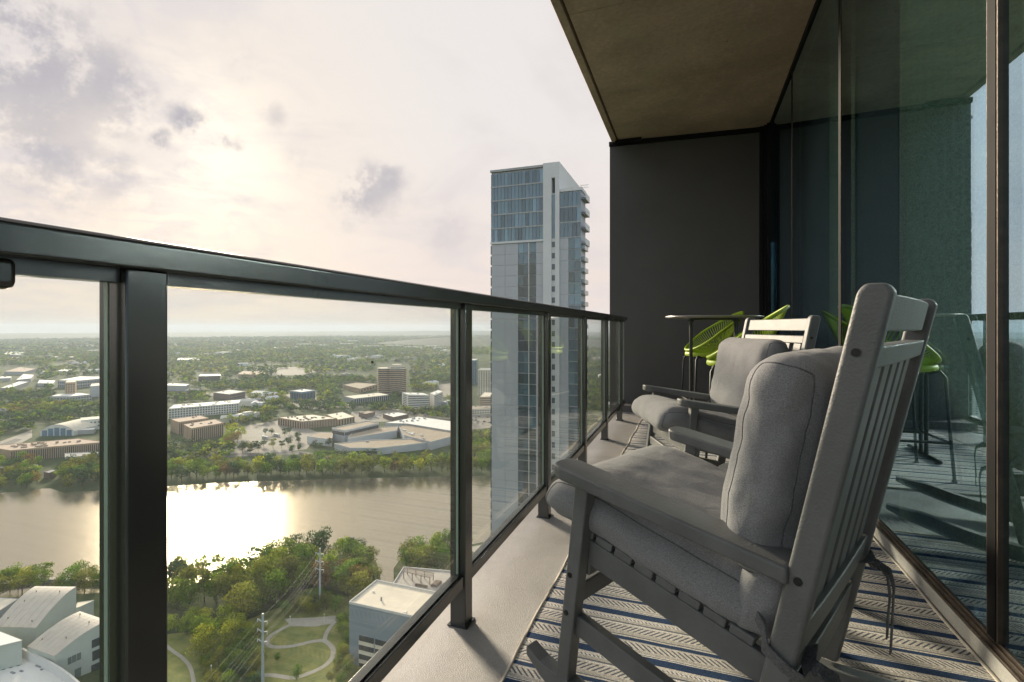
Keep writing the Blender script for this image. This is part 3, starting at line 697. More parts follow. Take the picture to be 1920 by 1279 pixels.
# the stepped school: several roof levels, each its own wing
bq('stepped_hall', 'stepped hall with a dark glass band under its brown roof', (646, 808.6), (622.5, 804), (710, 794.5), 14, CONC, TAN, parapet=1.3, wins=[(0, 1, 1, .985, .8, .56, .92), (3, 1, 1, .97, .8, .56, .92)])
bldg('stepped_wing', 'middle brown roofed wing stepping down from the glass banded hall', [(652, 823), (744, 808), (746, 800), (700, 803), (661, 812)], 8.5, CONC, TAN, parapet=1.0)
bldg('stepped_wing', 'lowest brown roofed wing with a pale kerb nearest the far bank trees', [(627, 833), (657, 841), (708, 841.5), (800, 831), (785, 824), (700, 826)], 7, CONC, TAN, parapet=1.1, units=1, wins=[(1, 1, 1, .98, .5, .1, .8)])
bldg('stepped_wing', 'wide brown roofed wing dotted with white skylights', [(758, 817), (808, 829.5), (846, 819.5), (846, 806), (762, 795.5), (748, 801)], 9, CONC, TAN, parapet=.8, units=12, unit_mat=WROOF, seed=12)
bldg('white_roof_hall', 'big white flat roofed hall behind the brown skylight roof', [(722, 793.5), (765, 795), (850, 809), (850, 791), (783.4, 781.5)], 11, GRYW, WROOF, parapet=.5, units=14, seed=13)
bldg('plaza_wall_block', 'windowless pale concrete block left of the stepped hall', [(576, 819), (622, 825), (624, 812), (598, 811)], 8, LCONC, TAN)
# left pane
bq('long_brown_office', 'long brown office with slit windows and a cluttered pink roof', (20, 845.5), (-30, 838), (198, 829.5), 12, BRK, PNKR, wins=[(0, 1, 44, .45, 1, 0, .92)], units=26, unit_mat=TAN, seed=14)
bq('white_villa', 'white gabled building up the slope on the left', (153, 789), (151, 784), (196, 785), 14, WHT, CRM, wins=[(0, 2, 6, .5, .4, .2, .9)])
bldg('canopy_hall', 'low white canopy roof beside the arched hall', [(145, 808), (176, 806), (180, 803), (148, 804.5)], 5, GRYW, WROOF)
bldg('riverside_house', 'grey roofed house low on the left far bank', [(-10, 880), (20, 878.5), (29, 872.5), (4, 874)], 5, BRN, SLATE)
bldg('riverside_house', 'white framed flat roof house among the left bank trees', [(52, 879), (64, 878), (71, 872.5), (58, 871)], 5, GRYW, WROOF, parapet=.5)
bldg('riverside_house', 'dark hipped roof pavilion above the water notch', [(82, 886), (92, 888), (107, 882.5), (98, 880.5)], 5, BRN, SLATE)
bldg('grey_terrace', 'long plain grey building behind the wooded point', [(122, 858.5), (196, 853), (196, 847), (122, 851)], 8, GRYW, SLATE, wins=[(0, 1, 8, .6, .5, .1, .8)])
bldg('white_roof_complex', 'large pale roofed complex high behind the left pane', [(108, 713.5), (150, 714), (190, 710), (186, 706.5), (150, 706)], 16, GRYW, WROOF, wins=[(0, 2, 12, .5, .5, 0, .9), (1, 2, 9, .5, .5, 0, .9)])
bldg('brick_mid_rise', 'brick mid rise with stacked balconies behind the left pane', [(122, 718), (141, 717), (144, 713.5), (126, 714)], 34, BRK, CRM, wins=[(0, 7, 4, .5, .5, 0, .95)])
bldg('white_podium', 'white flat roof podium below the brick mid rise', [(94, 743.5), (130, 744), (172, 740), (150, 737), (110, 739)], 12, GRYW, WROOF, wins=[(0, 2, 6, .5, .4, 0, .9), (1, 2, 8, .5, .4, 0, .9)])
bldg('concrete_stair_tower', 'pale concrete block rising beside the white podium', [(169, 725), (192, 723), (192, 718), (172, 720)], 22, CONC, CRM)
for k, (poly, H, lab) in enumerate([([(0, 728), (20, 727.5), (54, 716), (36, 715.5)], 8, 'slanting long white roof at the left edge above the trees'), ([(30, 713), (58, 710), (64, 703), (44, 701.5)], 9, 'pale irregular roof above the slanting white one'),
        ([(70, 719), (100, 719.5), (104, 713.5), (74, 712.5)], 7, 'low white roofs between the slanting roof and the mid rise'), ([(8, 697), (46, 697.5), (68, 692), (38, 688.5)], 9, 'pinkish spread of roofs far up on the left'),
        ([(0, 710), (20, 709), (22, 706), (0, 706)], 8, 'small white roof touching the left edge'), ([(108, 696), (126, 696.5), (136, 693.5), (118, 691.5)], 8, 'thin white roof far off behind the left pane'),
        ([(6, 665), (40, 665.5), (52, 661), (14, 659.5)], 9, 'yellowish white far roofs near the top left'), ([(21, 671.5), (44, 671), (46, 669), (24, 668.7)], 9, 'thin white far roof under the yellowish ones')]):
    bldg('pale_roofed_building', lab, poly, H, GRYW, PNKR if 'pink' in lab else WROOF, units=2, seed=30 + k)
bldg('grey_office', 'grey office with a white roof at the edge of the dark post', [(308, 723), (348, 724), (356, 720.5), (318, 719)], 12, GRYW, WROOF, units=1)
bldg('dark_slab_office', 'dark glazed slab with a pale roof edge in the middle distance', [(372, 706), (413, 705), (412, 701.5), (376, 702)], 14, DGL, WROOF)
bldg('white_school', 'white two storey building with a row of openings far off', [(332, 675), (374, 674.5), (375, 671), (334, 671.5)], 9, WHT, WROOF, wins=[(0, 1, 9, .5, .6, .1, .8)])
bldg('tan_gymnasium', 'tan hall beside the far playing field', [(446, 702), (482, 703), (494, 697), (456, 696)], 9, BRK, PNKR)
ORD = 'first second third fourth fifth sixth seventh eighth ninth tenth eleventh twelfth thirteenth fourteenth fifteenth sixteenth seventeenth'.split()
for k, (u, v, w) in enumerate(sorted([(565, 648, 26), (600, 650, 18), (640, 647, 34), (690, 652, 40), (735, 651, 30), (770, 654, 30), (806, 652, 26), (835, 661, 22), (655, 641, 24), (150, 652, 30), (166, 661, 22), (110, 646, 16), (820, 655, 20), (410, 665, 18), (700, 672, 10), (630, 672, 12), (655, 678, 10)])):
    p = P(u, v); wm = w * (p[1] * C_ - p[0] * S_) / F; z = G + 12
    a, b, c_, d = [(p[0] + s * wm / 2, p[1] + t, z) for s, t in ((-1, 0), (1, 12), (1, 60), (-1, 50))]
    bldg('far_commercial_building', f'hazy pale commercial building far off, {ORD[k]} from the left of its kind', [pix(q)[:2] for q in (a, b, c_, d)], 12, WHT, WROOF, group='pale commercial buildings in the far suburbs', units=0)
# behind the rail, right of the second post
bldg('condominium', 'cream high rise condominium with vertical window strips beside the tower', [(896, 694), (924, 694.5), (930, 691), (902, 690.5)], 52, CRM, GRYW, wins=[(0, 14, 6, .45, .55, 0, .97)])
bldg('glass_high_rise', 'dark bluish glass high rise behind the cream condominium', [(878, 676), (893, 676), (896, 673), (880, 673)], 60, BLU, WHT, wins=[(0, 16, 4, .7, .6, 0, .97)])
bldg('banded_office', 'brick office with white bands left of the tower edge', [(899, 745), (926, 744), (930, 737), (908, 736)], 20, BRK, CRM, wins=[(0, 5, 1, .97, .45, .05, .95)])
bldg('yellow_podium', 'low cream building with square openings under the banded office', [(880, 768), (922, 766), (926, 761), (884, 762)], 9, CRM, TAN, wins=[(0, 2, 9, .5, .5, .1, .9)], units=4)

def round_tower():
    d = P(736, 739); c0 = P(721, 739.5); c1 = P(744, 739); H = 57
    t = thing('round_tower', 'brown round cornered tower with pale storey bands', 'building', d)
    for c, r in ((c0, 14.5), (c1, 20.5)):
        MB().cyl(c, r - 1.2, G - 1, G + H - (2 if r < 15 else 0), 28).build('glazed_core', DGL, t)
    for k in range(14):
        z = G + 2.2 + k * 4.0; m = MB()
        m.cyl(c0, 14.5, z, z + 1.7, 28); m.cyl(c1, 20.5, z - .03, z + 1.67, 28); m.build('storey_band', BRK if k < 13 else CRM, t)
    m = MB(); m.cyl(c1, 10, G + H, G + H + 6, 20); m.build('penthouse', CRM, t)
    m = MB()
    for k in range(9):
        a = k * .7; m.box(c1[0] + 12 * math.cos(a), c1[0] + 12 * math.cos(a) + 3, c1[1] + 12 * math.sin(a), c1[1] + 12 * math.sin(a) + 2, G + H, G + H + 2.2)
    m.build('rooftop_units', CRM, t)
round_tower()

def arched_hall():
    A, B = P(75, 818), P(139, 817); d = (B - A); ln = np.linalg.norm(d); d /= ln; n = np.array([-d[1], d[0], 0]); H = 13
    t = thing('arched_hall', 'white hall with a shallow arched roof and tall glazed bays', 'building', (A + B) / 2)
    prof = [(s, 6 + 9 * math.sin(math.pi * s) ** .8) for s in np.linspace(0, 1, 13)]
    m = MB(); k = len(prof); fr = [A + d * ln * s + np.array([0, 0, h]) for s, h in prof]; bk = [p + n * 40 for p in fr]
    m.add(fr + bk, [(i, i + 1, k + i + 1, k + i) for i in range(k - 1)]); m.build('arched_roof', CRM, t, smooth=True)
    m = MB(); base = [A + np.array([0, 0, -1]), B + np.array([0, 0, -1])]
    m.add([p - n * .0 + np.array([0, 0, -.1]) for p in fr] + base, [tuple(range(k)) + (k + 1, k)])
    m.add([p + n * 39.9 + np.array([0, 0, -.1]) for p in fr] + [b + n * 39.9 for b in base], [tuple(range(k)) + (k + 1, k)])
    m.add([A, A + n * 39.9, A + n * 39.9 + np.array([0, 0, 6]), A + np.array([0, 0, 6]), B, B + n * 39.9, B + n * 39.9 + np.array([0, 0, 6]), B + np.array([0, 0, 6])], [(0, 1, 2, 3), (4, 5, 6, 7)])
    m.build('wall', WHT, t)
    for k2 in range(5):
        s0, s1 = .06 + k2 * .18, .06 + k2 * .18 + .15; h = 5.2 + 5.5 * math.sin(math.pi * (s0 + s1) / 2); m = MB()
        a, b = A + d * ln * s0 - n * .15, A + d * ln * s1 - n * .15
        m.add([a, b, b + np.array([0, 0, h]), a + np.array([0, 0, h])], [(0, 1, 2, 3)]); m.build('window_bay', BLU, t)
arched_hall()

# small pale roofs scattered through the trees
def small_roofs():
    pr = []
    for k in range(4):
        m = MB(); w, d, h = (12, 9, 4.5) if k < 2 else (20, 12, 6)
        m.box(-w / 2, w / 2, -d / 2, d / 2, -1, h)
        if k % 2 == 0:
            m.add([(-w / 2 - .5, -d / 2 - .5, h), (w / 2 + .5, -d / 2 - .5, h), (w / 2 + .5, d / 2 + .5, h), (-w / 2 - .5, d / 2 + .5, h), (-w / 2, 0, h + 2.5), (w / 2, 0, h + 2.5)], [(0, 1, 5, 4), (2, 3, 4, 5), (0, 4, 3), (1, 2, 5)])
        else: m.box(-w / 4, w / 6, -d / 4, d / 6, h, h + 1.6)
        pr.append(m.mesh('far_house', M('far roof', (1, 1, 1), .8, .05, .2, use_obj_color=True)))
    rng = random.Random(5); n = 0
    while n < 235:
        a = rng.uniform(R(-47), R(14)); r = 850 + 4300 * rng.random() ** 1.5
        x, y = r * math.sin(a - PSI), r * math.cos(a - PSI)
        if mnoise.noise(Vector((x * .0045, y * .0045, 9.0))) < -.05 + .35 * rng.random(): continue
        u, v, f = pix((x, y, G))
        if any(b[0] - 4 < u < b[2] + 4 and b[1] - 2 < v < b[3] + 6 for b in CLEAR): continue
        o = bpy.data.objects.new('far_house', rng.choice(pr)); COL.objects.link(o); o.location = (x, y, G); o.rotation_euler = (0, 0, rng.uniform(0, 3.14))
        sc = rng.uniform(.9, 1.9); o.scale = (sc, sc, 1.4)
        c, w = rng.choice([((.72, .70, .66), 'white'), ((.6, .57, .52), 'cream'), ((.45, .36, .28), 'tan'), ((.66, .66, .68), 'pale grey'), ((.3, .28, .27), 'dark grey')]); o.color = c + (1,)
        side = 'left of the railing post' if u < 190 else 'hidden strip behind the thick post' if u < 313 else 'right of the railing post'
        far = 'in the hazy far suburbs' if r > 2200 else 'among the trees beyond the river'
        tag(o, f'small {w} roofed building {far}, {side}' if 'hidden' not in side else f'small {w} roofed building {far}', 'building', f'small {w} roofs {far}, {side}'); n += 1
small_roofs()

def cars():
    m = MB()
    m.hexa([(-2.2, -.85, .3), (2.2, -.85, .3), (2.2, .85, .3), (-2.2, .85, .3), (-2.2, -.85, .85), (2.2, -.85, .8), (2.2, .85, .8), (-2.2, .85, .85)])
    m.hexa([(-1.7, -.75, .85), (1.0, -.75, .82), (1.0, .75, .82), (-1.7, .75, .85), (-1.2, -.62, 1.42), (.4, -.62, 1.42), (.4, .62, 1.42), (-1.2, .62, 1.42)])
    for x in (-1.35, 1.35):
        for y in (-.8, .8): m.tube([(x, y - .1, .32), (x, y + .1, .32)], .32, 8)
    me = m.mesh('parked_car', M('car paint', (1, 1, 1), .3, .02, 1, spec=.6, use_obj_color=True))
    spots = []
    for lot, poly in zip(('by the blue office', 'by the two small shops', 'in front of the white hotel', 'below the columned office', 'beside the tower on the tan lot', 'right of the white apartment block'), ([(555, 742), (620, 752), (640, 757), (600, 764), (565, 760), (530, 744)], [(690, 774), (715, 776), (716, 784), (690, 788), (676, 786)], [(770, 770), (842, 772), (842, 779), (780, 778)], [(586, 752), (640, 748), (650, 753), (600, 758)], [(884, 782), (920, 780), (920, 796), (884, 798)], [(424, 752), (470, 748), (520, 750), (470, 758)])):
        spots += [(u, v, lot) for u, v in scatter(poly, 9.5)]
    random.shuffle(spots)
    for u, v, lot in spots[:150]:
        p = P(u, v); o = bpy.data.objects.new('parked_car', me); COL.objects.link(o); o.location = (p[0], p[1], G + .06); o.rotation_euler = (0, 0, .35 + random.choice((0, 1.57)) + random.uniform(-.05, .05))
        c, w = random.choice([((.6, .6, .62), 'silver'), ((.8, .8, .8), 'white'), ((.05, .05, .06), 'black'), ((.25, .25, .27), 'grey'), ((.3, .03, .03), 'red'), ((.05, .08, .2), 'blue')]); o.color = c + (1,)
        tag(o, f'small {w} car parked across the river {lot}', 'car', f'{w} cars parked {lot}')
    for (u, v, lab) in ((497, 822.5, 'white bus parked at the near end of the pale lot'), (519, 818, 'smaller white bus parked behind the first bus')):
        p = P(u, v); t = thing('bus', lab, 'bus', (p[0], p[1], G + .06), -.25)
        MB().box(-5.5, 5.5, -1.25, 1.25, .4, 3.1).build('body', WHT, t, local=True, bevel=.15); MB().box(-5.0, 5.2, -1.28, 1.28, 1.5, 2.4).build('window_band', DGL, t, local=True)
        for x in (-3.6, 3.6):
            w = MB(); w.tube([(x, -1.2, .5), (x, 1.2, .5)], .5, 12); w.build('wheel', DGL, t, local=True)
cars()

# ------------------------------------------------------------------ the neighbouring tower
def neighbour_tower():
    Y0 = 150.0
    def X(u): d = ray(u, 600); return Y0 * d[0] / d[1]
    def Z(u, v): d = ray(u, v); return HC + Y0 * d[2] / d[1]
    xl, xf0, xf1, xr = X(920.5), X(1019), X(1049.5), X(1089)
    t = thing('glass_tower', 'tall white and blue glass residential tower with a concrete fin', 'tower', ((xl + xr) / 2, Y0 + 12, G))
    ztop = Z(920, 321); zmid = Z(960, 453.5); zr = Z(1055, 354); zf = Z(1030, 306)
    MB().box(xl + .15, xf0, Y0 + .4, Y0 + 29, G - 1, ztop - .6).build('main_shaft', CONC, t)
    MB().box(xl - .2, xf0 - .02, Y0 - .25, Y0 + 29, ztop - .55, ztop + .15).build('roof_slab', GRYW, t)
    # fin with its slots
    fin = MB(); s0, s1 = X(1034.8), X(1041.4)
    zo0, zo1 = Z(1038, 363), Z(1038, 334)
    fin.box(xf0, s0, Y0 - .5, Y0 + 28, G - 1, zf); fin.box(s1, xf1, Y0 - .5, Y0 + 28, G - 1, zf); fin.box(s0, s1, Y0 - .5, Y0 + 28, zo1, zf); fin.box(s0 + .01, s1 - .01, Y0 - .1, Y0 + 28, G - 1, zo0)
    fin.build('concrete_fin', LCONC, t)
    MB().box(s0, s1, Y0 + 6, Y0 + 6.4, zo0, zo1).build('slot_screen', GRYW, t)
    # right shaft
    MB().box(xf1, xr, Y0 + .3, Y0 + 7, G - 1, zr - .3).build('right_shaft', CONC, t)
    MB().box(xf1 + .01, xr + .3, Y0 - .1, Y0 + 7.3, zr - .9, zr + .1).build('right_roof_slab', LCONC, t)
    # glass of the crown: five storeys of tall panes
    n = 15; pw = (xf0 - xl) / n; zs = [zmid + (ztop - .9 - zmid) * i / 5 for i in range(6)]
    rng = random.Random(3)
    def pane(x0, x1, z0, z1, y=Y0, dark=1.0):
        w, h = x1 - x0, z1 - z0; key = (round(w, 2), round(h, 2))
        if key not in pm: pm[key] = MB().box(-w / 2, w / 2, 0, .12, -h / 2, h / 2).mesh('window_pane', TGLASS)
        o = put('window_pane', pm[key], t, ((x0 + x1) / 2 - t.location.x, y - t.location.y, (z0 + z1) / 2 - t.location.z))
        k = rng.choice((.55, .8, .9, 1, 1, 1.1, 1.25, 1.7)) * rng.uniform(.9, 1.1) * dark; o.color = (k, k * rng.uniform(.95, 1.05), k, 1); return o
    pm = {}
    for r in range(5):
        for i in range(n): pane(xl + i * pw + .05, xl + (i + 1) * pw - .05, zs[r] + .25, zs[r + 1] - .22)
        if r: MB().box(xl, xf0 - .01, Y0 - .12, Y0 + .3, zs[r] - .2, zs[r] + .22).build('spandrel_band', GRYW, t)
    MB().box(xl - .1, xf0 - .01, Y0 - .35, Y0 + .38, zmid - .45, zmid + .2).build('ledge', LCONC, t)
    zz = [zr - 1.0 - 4.68 * i for i in range(4)]
    for r in range(3):
        for i in range(5): pane(xf1 + .1 + i * (xr - xf1) / 5, xf1 + (i + 1) * (xr - xf1) / 5 - .03, zz[r + 1] + .2, zz[r] - .15, Y0 + .05, .9)
        MB().box(xf1, xr, Y0 - .02, Y0 + .28, zz[r + 1] - .2, zz[r + 1] + .18).build('spandrel_band', GRYW, t)
    zl = zz[3] - .2
    MB().box(s0, s1, Y0 - .2, Y0 + .1, Z(1038, 447), zo0 - .3).build('fin_glazing', TGLASS, t)
    # typical storeys
    fh = 3.436; nfl = 33; c0, c1, c2 = X(971.5), X(991.5), X(1005); cm = X(947); g0, g1 = X(1066), X(1088.5)
    pan = {}
    def panel(x0, x1, z, y=Y0):
        w = x1 - x0; key = round(w, 2)
        if key not in pan: pan[key] = MB().box(-w / 2 + .025, w / 2 - .025, 0, .28, .03, fh - .02).mesh('facade_panel', CONC)
        put('facade_panel', pan[key], t, ((x0 + x1) / 2 - t.location.x, y - t.location.y, z - t.location.z))
    fw = MB().box(-(s1 - s0) / 2, (s1 - s0) / 2, 0, .12, 0, 1.65).mesh('small_window', M('small window glass', (.10, .12, .14), .25, .15, .5))
    low = MB()
    for k in range(nfl):
        z = zmid - .5 - (k + 1) * fh
        panel(xl + .2, cm, z); panel(cm, c0, z); panel(c2, xf0, z)
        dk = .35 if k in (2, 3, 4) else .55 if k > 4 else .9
        mid = (c0 + c1) / 2
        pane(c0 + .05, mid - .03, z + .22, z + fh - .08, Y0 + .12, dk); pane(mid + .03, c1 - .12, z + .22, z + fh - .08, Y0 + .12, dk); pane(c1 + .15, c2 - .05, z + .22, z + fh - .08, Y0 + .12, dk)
        zq = zl - (k + 1) * fh
        panel(xf1 + .03, g0, zq, Y0 + .05)
        gm = (g0 + g1) / 2
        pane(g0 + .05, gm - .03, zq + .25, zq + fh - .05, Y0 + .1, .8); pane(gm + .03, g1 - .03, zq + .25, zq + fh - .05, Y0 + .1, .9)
        put('small_window', fw, t, ((s0 + s1) / 2 - t.location.x, Y0 - .2 - t.location.y, zq + .9 - t.location.z))
        # balconies on the right flank and slim ones on the left
        m = MB(); m.box(xr, xr + 1.1, Y0 + .6, Y0 + 6.2, zq - .18, zq + .12); m.build('balcony', DGL, t)
        m = MB(); m.box(xr + 1.03, xr + 1.09, Y0 + .6, Y0 + 6.2, zq + .12, zq + 1.15); m.box(xr, xr + 1.03, Y0 + .6, Y0 + .66, zq + .12, zq + 1.15); m.build('balcony_rail', TGLASS, t)
        m = MB(); m.box(xl - .25, xl + .15, Y0 + .35, Y0 + 3, z + .3, z + fh - .3); m.build('side_window', DGL, t)
    for k in range(4):
        z = zz[k] - 1.8 - (0 if k else .2); m = MB(); m.box(xr, xr + 1.4, Y0 + .5, Y0 + 6.8, z - .5, z); m.build('balcony', DGL, t)
        m = MB(); m.box(xr + 1.31, xr + 1.39, Y0 + .5, Y0 + 6.8, z, z + 1.4); m.build('balcony_rail', LCONC, t)
    MB().box(c1 - .14, c1 + .14, Y0 - .05, Y0 + .38, G, zmid - .46).build('mullion', WHT, t)
    zb = zmid - .5 - nfl * fh
    MB().box(xl + .2, c0, Y0, Y0 + .3, G, zb).build('lower_cladding', CONC, t)
    m = MB(); bx, by, bz = X(1084), Y0 + 5, zr
    for dx in (0, 1.2): m.beam((bx + dx, by, bz), (bx + dx, by, bz + 2.6), .1, .1)
    for dz in (1.2, 1.9): m.beam((bx - .4, by, bz + dz), (bx + 2.2, by, bz + dz), .1, .1)
    m.beam((bx + .6, by, bz), (bx + .6, by, bz + 4), .07, .07); m.build('roof_mast', GRYW, t)
neighbour_tower()

# ------------------------------------------------------------------ buildings at the foot
def plane_hit(u, v, A, B):
    d = ray(u, v); n = np.array([B[1] - A[1], -(B[0] - A[0])]); s = (n @ A[:2]) / (n @ d[:2]); return np.array([0, 0, HC]) + d * s

def grey_block():
    H = 25; root = bq('grey_office_block', 'blue grey office block with a cream roof below the balcony', (655, 1132), (706, 1091), (905, 1188), H, BLUEGREY, CRM, parapet=1.0)
    z = G + H; A, B = P(655, 1132, z), P(905, 1188, z); L_ = P(706, 1091, z); d = (B - A) / np.linalg.norm(B - A); n = np.array([d[1], -d[0], 0])
    if n @ (L_ - A) > 0: n = -n
    wm = MB(); wm.box(-3.55, 3.55, -.25, .25, 0, 2.1); me = wm.mesh('window', DGL)
    si = MB(); si.box(-3.7, 3.7, -.3, .3, 0, 1.55); sm = si.mesh('sill_band', CRM)
    ang = math.atan2(d[1], d[0])
    for r in range(6):
        for c in range(5):
            p = A + d * (8.6 + 7.9 * c) + n * .05; zz = z - 14.2 - r * 3.8
            q = (p[0] - root.location.x, p[1] - root.location.y, zz - root.location.z); put('window', me, root, q, (0, 0, ang)); put('sill_band', sm, root, (q[0], q[1], q[2] - 1.6), (0, 0, ang))
    for (u, v, w, h) in ((715, 1126, .5, 1.4), (760, 1150, 1.2, .8), (700, 1110, .8, .5)):
        p = P(u, v, z + .3); MB().box(p[0] - w / 2, p[0] + w / 2, p[1] - w / 2, p[1] + w / 2, z + .3, z + .3 + h).build('roof_vent', SLATE if w < .6 else WROOF, root)
grey_block()
def deck_block():
    H = 22; z = G + H
    root = bldg('roof_deck_building', 'lower building with a paved roof terrace behind the cream roof', [(733, 1104), (830, 1142), (905, 1162), (905, 1082), (840, 1073), (757, 1066)], H, GRYW, BM('terrace paving', (.42, .38, .34)), parapet=.9)
    A, B, D = P(757, 1086, z), P(806, 1098, z), P(764, 1078, z); t = thing('pergola', 'slatted timber pergola standing on the roof terrace', 'pergola', (A[0], A[1], z + .3))
    wood = BM('grey timber', (.22, .17, .13)); d = (B - A); e = (D - A)
    for i in range(4):
        for j in range(2):
            p = A + d * i / 3 + e * j; MB().box(p[0] - .15, p[0] + .15, p[1] - .15, p[1] + .15, z + .3, z + 3.5).build('post', wood, t)
    for i in range(22):
        p = A - e * .12 + d * (-.03 + 1.06 * i / 21); q = A + e * 1.12 + d * (-.03 + 1.06 * i / 21); m = MB(); m.beam((p[0], p[1], z + 3.75), (q[0], q[1], z + 3.75), .28, .14); m.build('slat', wood, t)
    for j in range(2):
        p, q = A + e * j, B + e * j; m = MB(); m.beam((p[0], p[1], z + 3.58), (q[0], q[1], z + 3.58), .16, .18); m.build('beam', wood, t)
    for k, (u, v, w, dd) in enumerate(((766, 1104, 9, 1.4), (800, 1112, 8, 1.6), (838, 1100, 5, 2.4), (818, 1096, 3, 5), (790, 1100, 6, 1))):
        p = P(u, v, z + .3); b = thing('planter', ['long planter bed along the terrace edge', 'brown planter bed in the middle of the terrace', 'square planter bed at the right of the terrace', 'deep planter bed beside the terrace stairs', 'narrow planter bed in front of the pergola'][k], 'planter', (p[0], p[1], z + .3))
        MB().box(-w / 2, w / 2, -dd / 2, dd / 2, 0, .8).build('box', wood, b, local=True); MB().box(-w / 2 + .2, w / 2 - .2, -dd / 2 + .2, dd / 2 - .2, .8, 1.0).build('soil', BRN, b, local=True)
deck_block()
def curved_sheds():
    roofm = BM('standing seam cream roof', (.56, .49, .41), .6, .10, .3)
    for lab, BLp, BRp, FLp, FRp, zt, zf_, vents in (('left one of two cream vault roofed halls seen end on', (66, 1099), (143, 1100), (-12, 1175), (68, 1177), -119.5, -127, ((68, 1110), (112, 1110), (46, 1128), (15, 1160), (60, 1166))),
                                             ('right one of two cream vault roofed halls with a window in its flank', (150, 1146), (203, 1164), (51, 1212), (102, 1230), -121.5, -128, ((150, 1153), (167, 1168), (79, 1200), (124, 1197)))):
        BL, BR, FL, FR = P(*BLp, zt), P(*BRp, zt), P(*FLp, zf_), P(*FRp, zf_)
        c = (BL + BR + FL + FR) / 4; t = thing('vaulted_hall', lab, 'building', (c[0], c[1], G)); K = 14
        s = np.linspace(0, 1, K); h = lambda q: zf_ + (zt - zf_) * math.sin(q * math.pi / 2)
        top = lambda a, b, q, dz=0: np.array([a[0] + (b[0] - a[0]) * q, a[1] + (b[1] - a[1]) * q, h(q) + dz])
        nseg = 6
        for k in range(nseg):          # standing-seam bays
            m = MB(); a0, b0 = FL + (FR - FL) * k / nseg, BL + (BR - BL) * k / nseg; a1, b1 = FL + (FR - FL) * ((k + 1) / nseg - .006), BL + (BR - BL) * ((k + 1) / nseg - .006)
            V = []
            for q in s: V += [top(a0, b0, q), top(a1, b1, q), top(a1, b1, q, -.3), top(a0, b0, q, -.3)]
            Fc = []
            for i in range(K - 1):
                o = 4 * i
                for j in range(4): Fc.append((o + j, o + (j + 1) % 4, o + 4 + (j + 1) % 4, o + 4 + j))
            Fc += [(0, 1, 2, 3), (4 * K - 1, 4 * K - 2, 4 * K - 3, 4 * K - 4)]; m.add(V, Fc); m.build('roof_bay', roofm, t)
        m = MB()
        for a, b in ((FL, BL), (FR, BR)):
            V = [top(a, b, q, -.25) for q in s]; V += [np.array([b[0], b[1], G]), np.array([a[0], a[1], G])]; m.add(V, [tuple(range(len(V)))])
        for a, b, z in ((FL, FR, zf_), (BL, BR, zt)): m.add([(a[0], a[1], G), (b[0], b[1], G), (b[0], b[1], z - .2), (a[0], a[1], z - .2)], [(0, 1, 2, 3)])
        m.build('wall', GREENGREY, t)
        for (u, v) in vents:
            q = None
            for qq in np.linspace(0, 1, 60):
                z = h(qq); p = P(u, v, z); w = FL + (BL - FL) * qq; w2 = FR + (BR - FR) * qq; dd = w2 - w; nn = np.array([-dd[1], dd[0]])
                e = abs(nn @ (p[:2] - w[:2])) / np.linalg.norm(nn)
                if q is None or e < q[0]: q = (e, p)
            p = q[1]; MB().cyl(p, .18, p[2] - .1, p[2] + .7, 8).build('roof_vent', BRN, t)
        if FRp[0] > 90:
            for (u0, u1, v0, v1) in ((127, 134, 1234, 1247), (135, 143, 1230, 1243), (144, 152, 1226, 1239), (140, 152, 1256, 1272), (172, 190, 1201, 1216), (173, 190, 1222, 1240), (171, 189, 1248, 1266)):
                q = [plane_hit(u, v, FR, BR) for u, v in ((u0, v1), (u1, v1 - (u1 - u0) * .45), (u1, v0 - (u1 - u0) * .45), (u0, v0))]
                dd = (BR - FR)[:2]; nn = np.array([dd[1], -dd[0], 0]); nn = nn / np.linalg.norm(nn)
                if nn @ (FL - FR) > 0: nn = -nn
                m = MB(); m.hexa([p - nn * .1 for p in q] + [p + nn * .12 for p in q]); m.build('window', DGL if u0 > 165 else BM('green far glass', (.12, .16, .15), .2), t)
    bldg('white_roof_block', 'plain block with a bright white roof at the bottom left corner', [(-50, 1224), (0, 1212), (41, 1202), (0, 1186), (-50, 1176)], 16, GREENGREY, WROOF, parapet=.3, wins=[(1, 1, 3, .5, .35, .05, .6)])
    t = thing('curved_wing', 'white roofed crescent wing with a curved parapet wall', 'building', P(60, 1270, -132))
    pw = [(42, 1216), (56, 1224), (76, 1233), (96, 1243), (114, 1254), (132, 1267), (148, 1281), (160, 1296), (168, 1312)]
    pts = [P(u, v, -130) for u, v in pw]
    for i in range(len(pts) - 1):
        m = MB(); m.beam((pts[i][0], pts[i][1], -132.0), (pts[i + 1][0], pts[i + 1][1], -132.0), .45, 4.0); m.build('parapet_panel', LCONC, t)
        m = MB(); m.beam((pts[i][0], pts[i][1], -129.9), (pts[i + 1][0], pts[i + 1][1], -129.9), .7, .2); m.build('coping', WHT, t)
    rp = [p[:2] for p in pts] + [P(u, v, -133.5)[:2] for u, v in ((60, 1330), (-60, 1330), (-60, 1276), (-10, 1262), (36, 1243))]
    MB().prism([tuple(q) for q in rp], G, -133.5).build('roof', WROOF, t)
    for (u, v, w) in ((24, 1262, 1.2), (40, 1259, .8), (72, 1250, 1.6), (78, 1256, .5)):
        p = P(u, v, -133.5); MB().box(p[0] - w, p[0] + w, p[1] - .3, p[1] + .3, -133.5, -133.2).build('roof_hatch', SLATE, t)
    bldg('flat_link_roof', 'low cream link roof behind the two vaulted halls', [(140, 1142), (150, 1139), (176, 1127), (146, 1131)], 9, GREENGREY, CRM, parapet=.4)
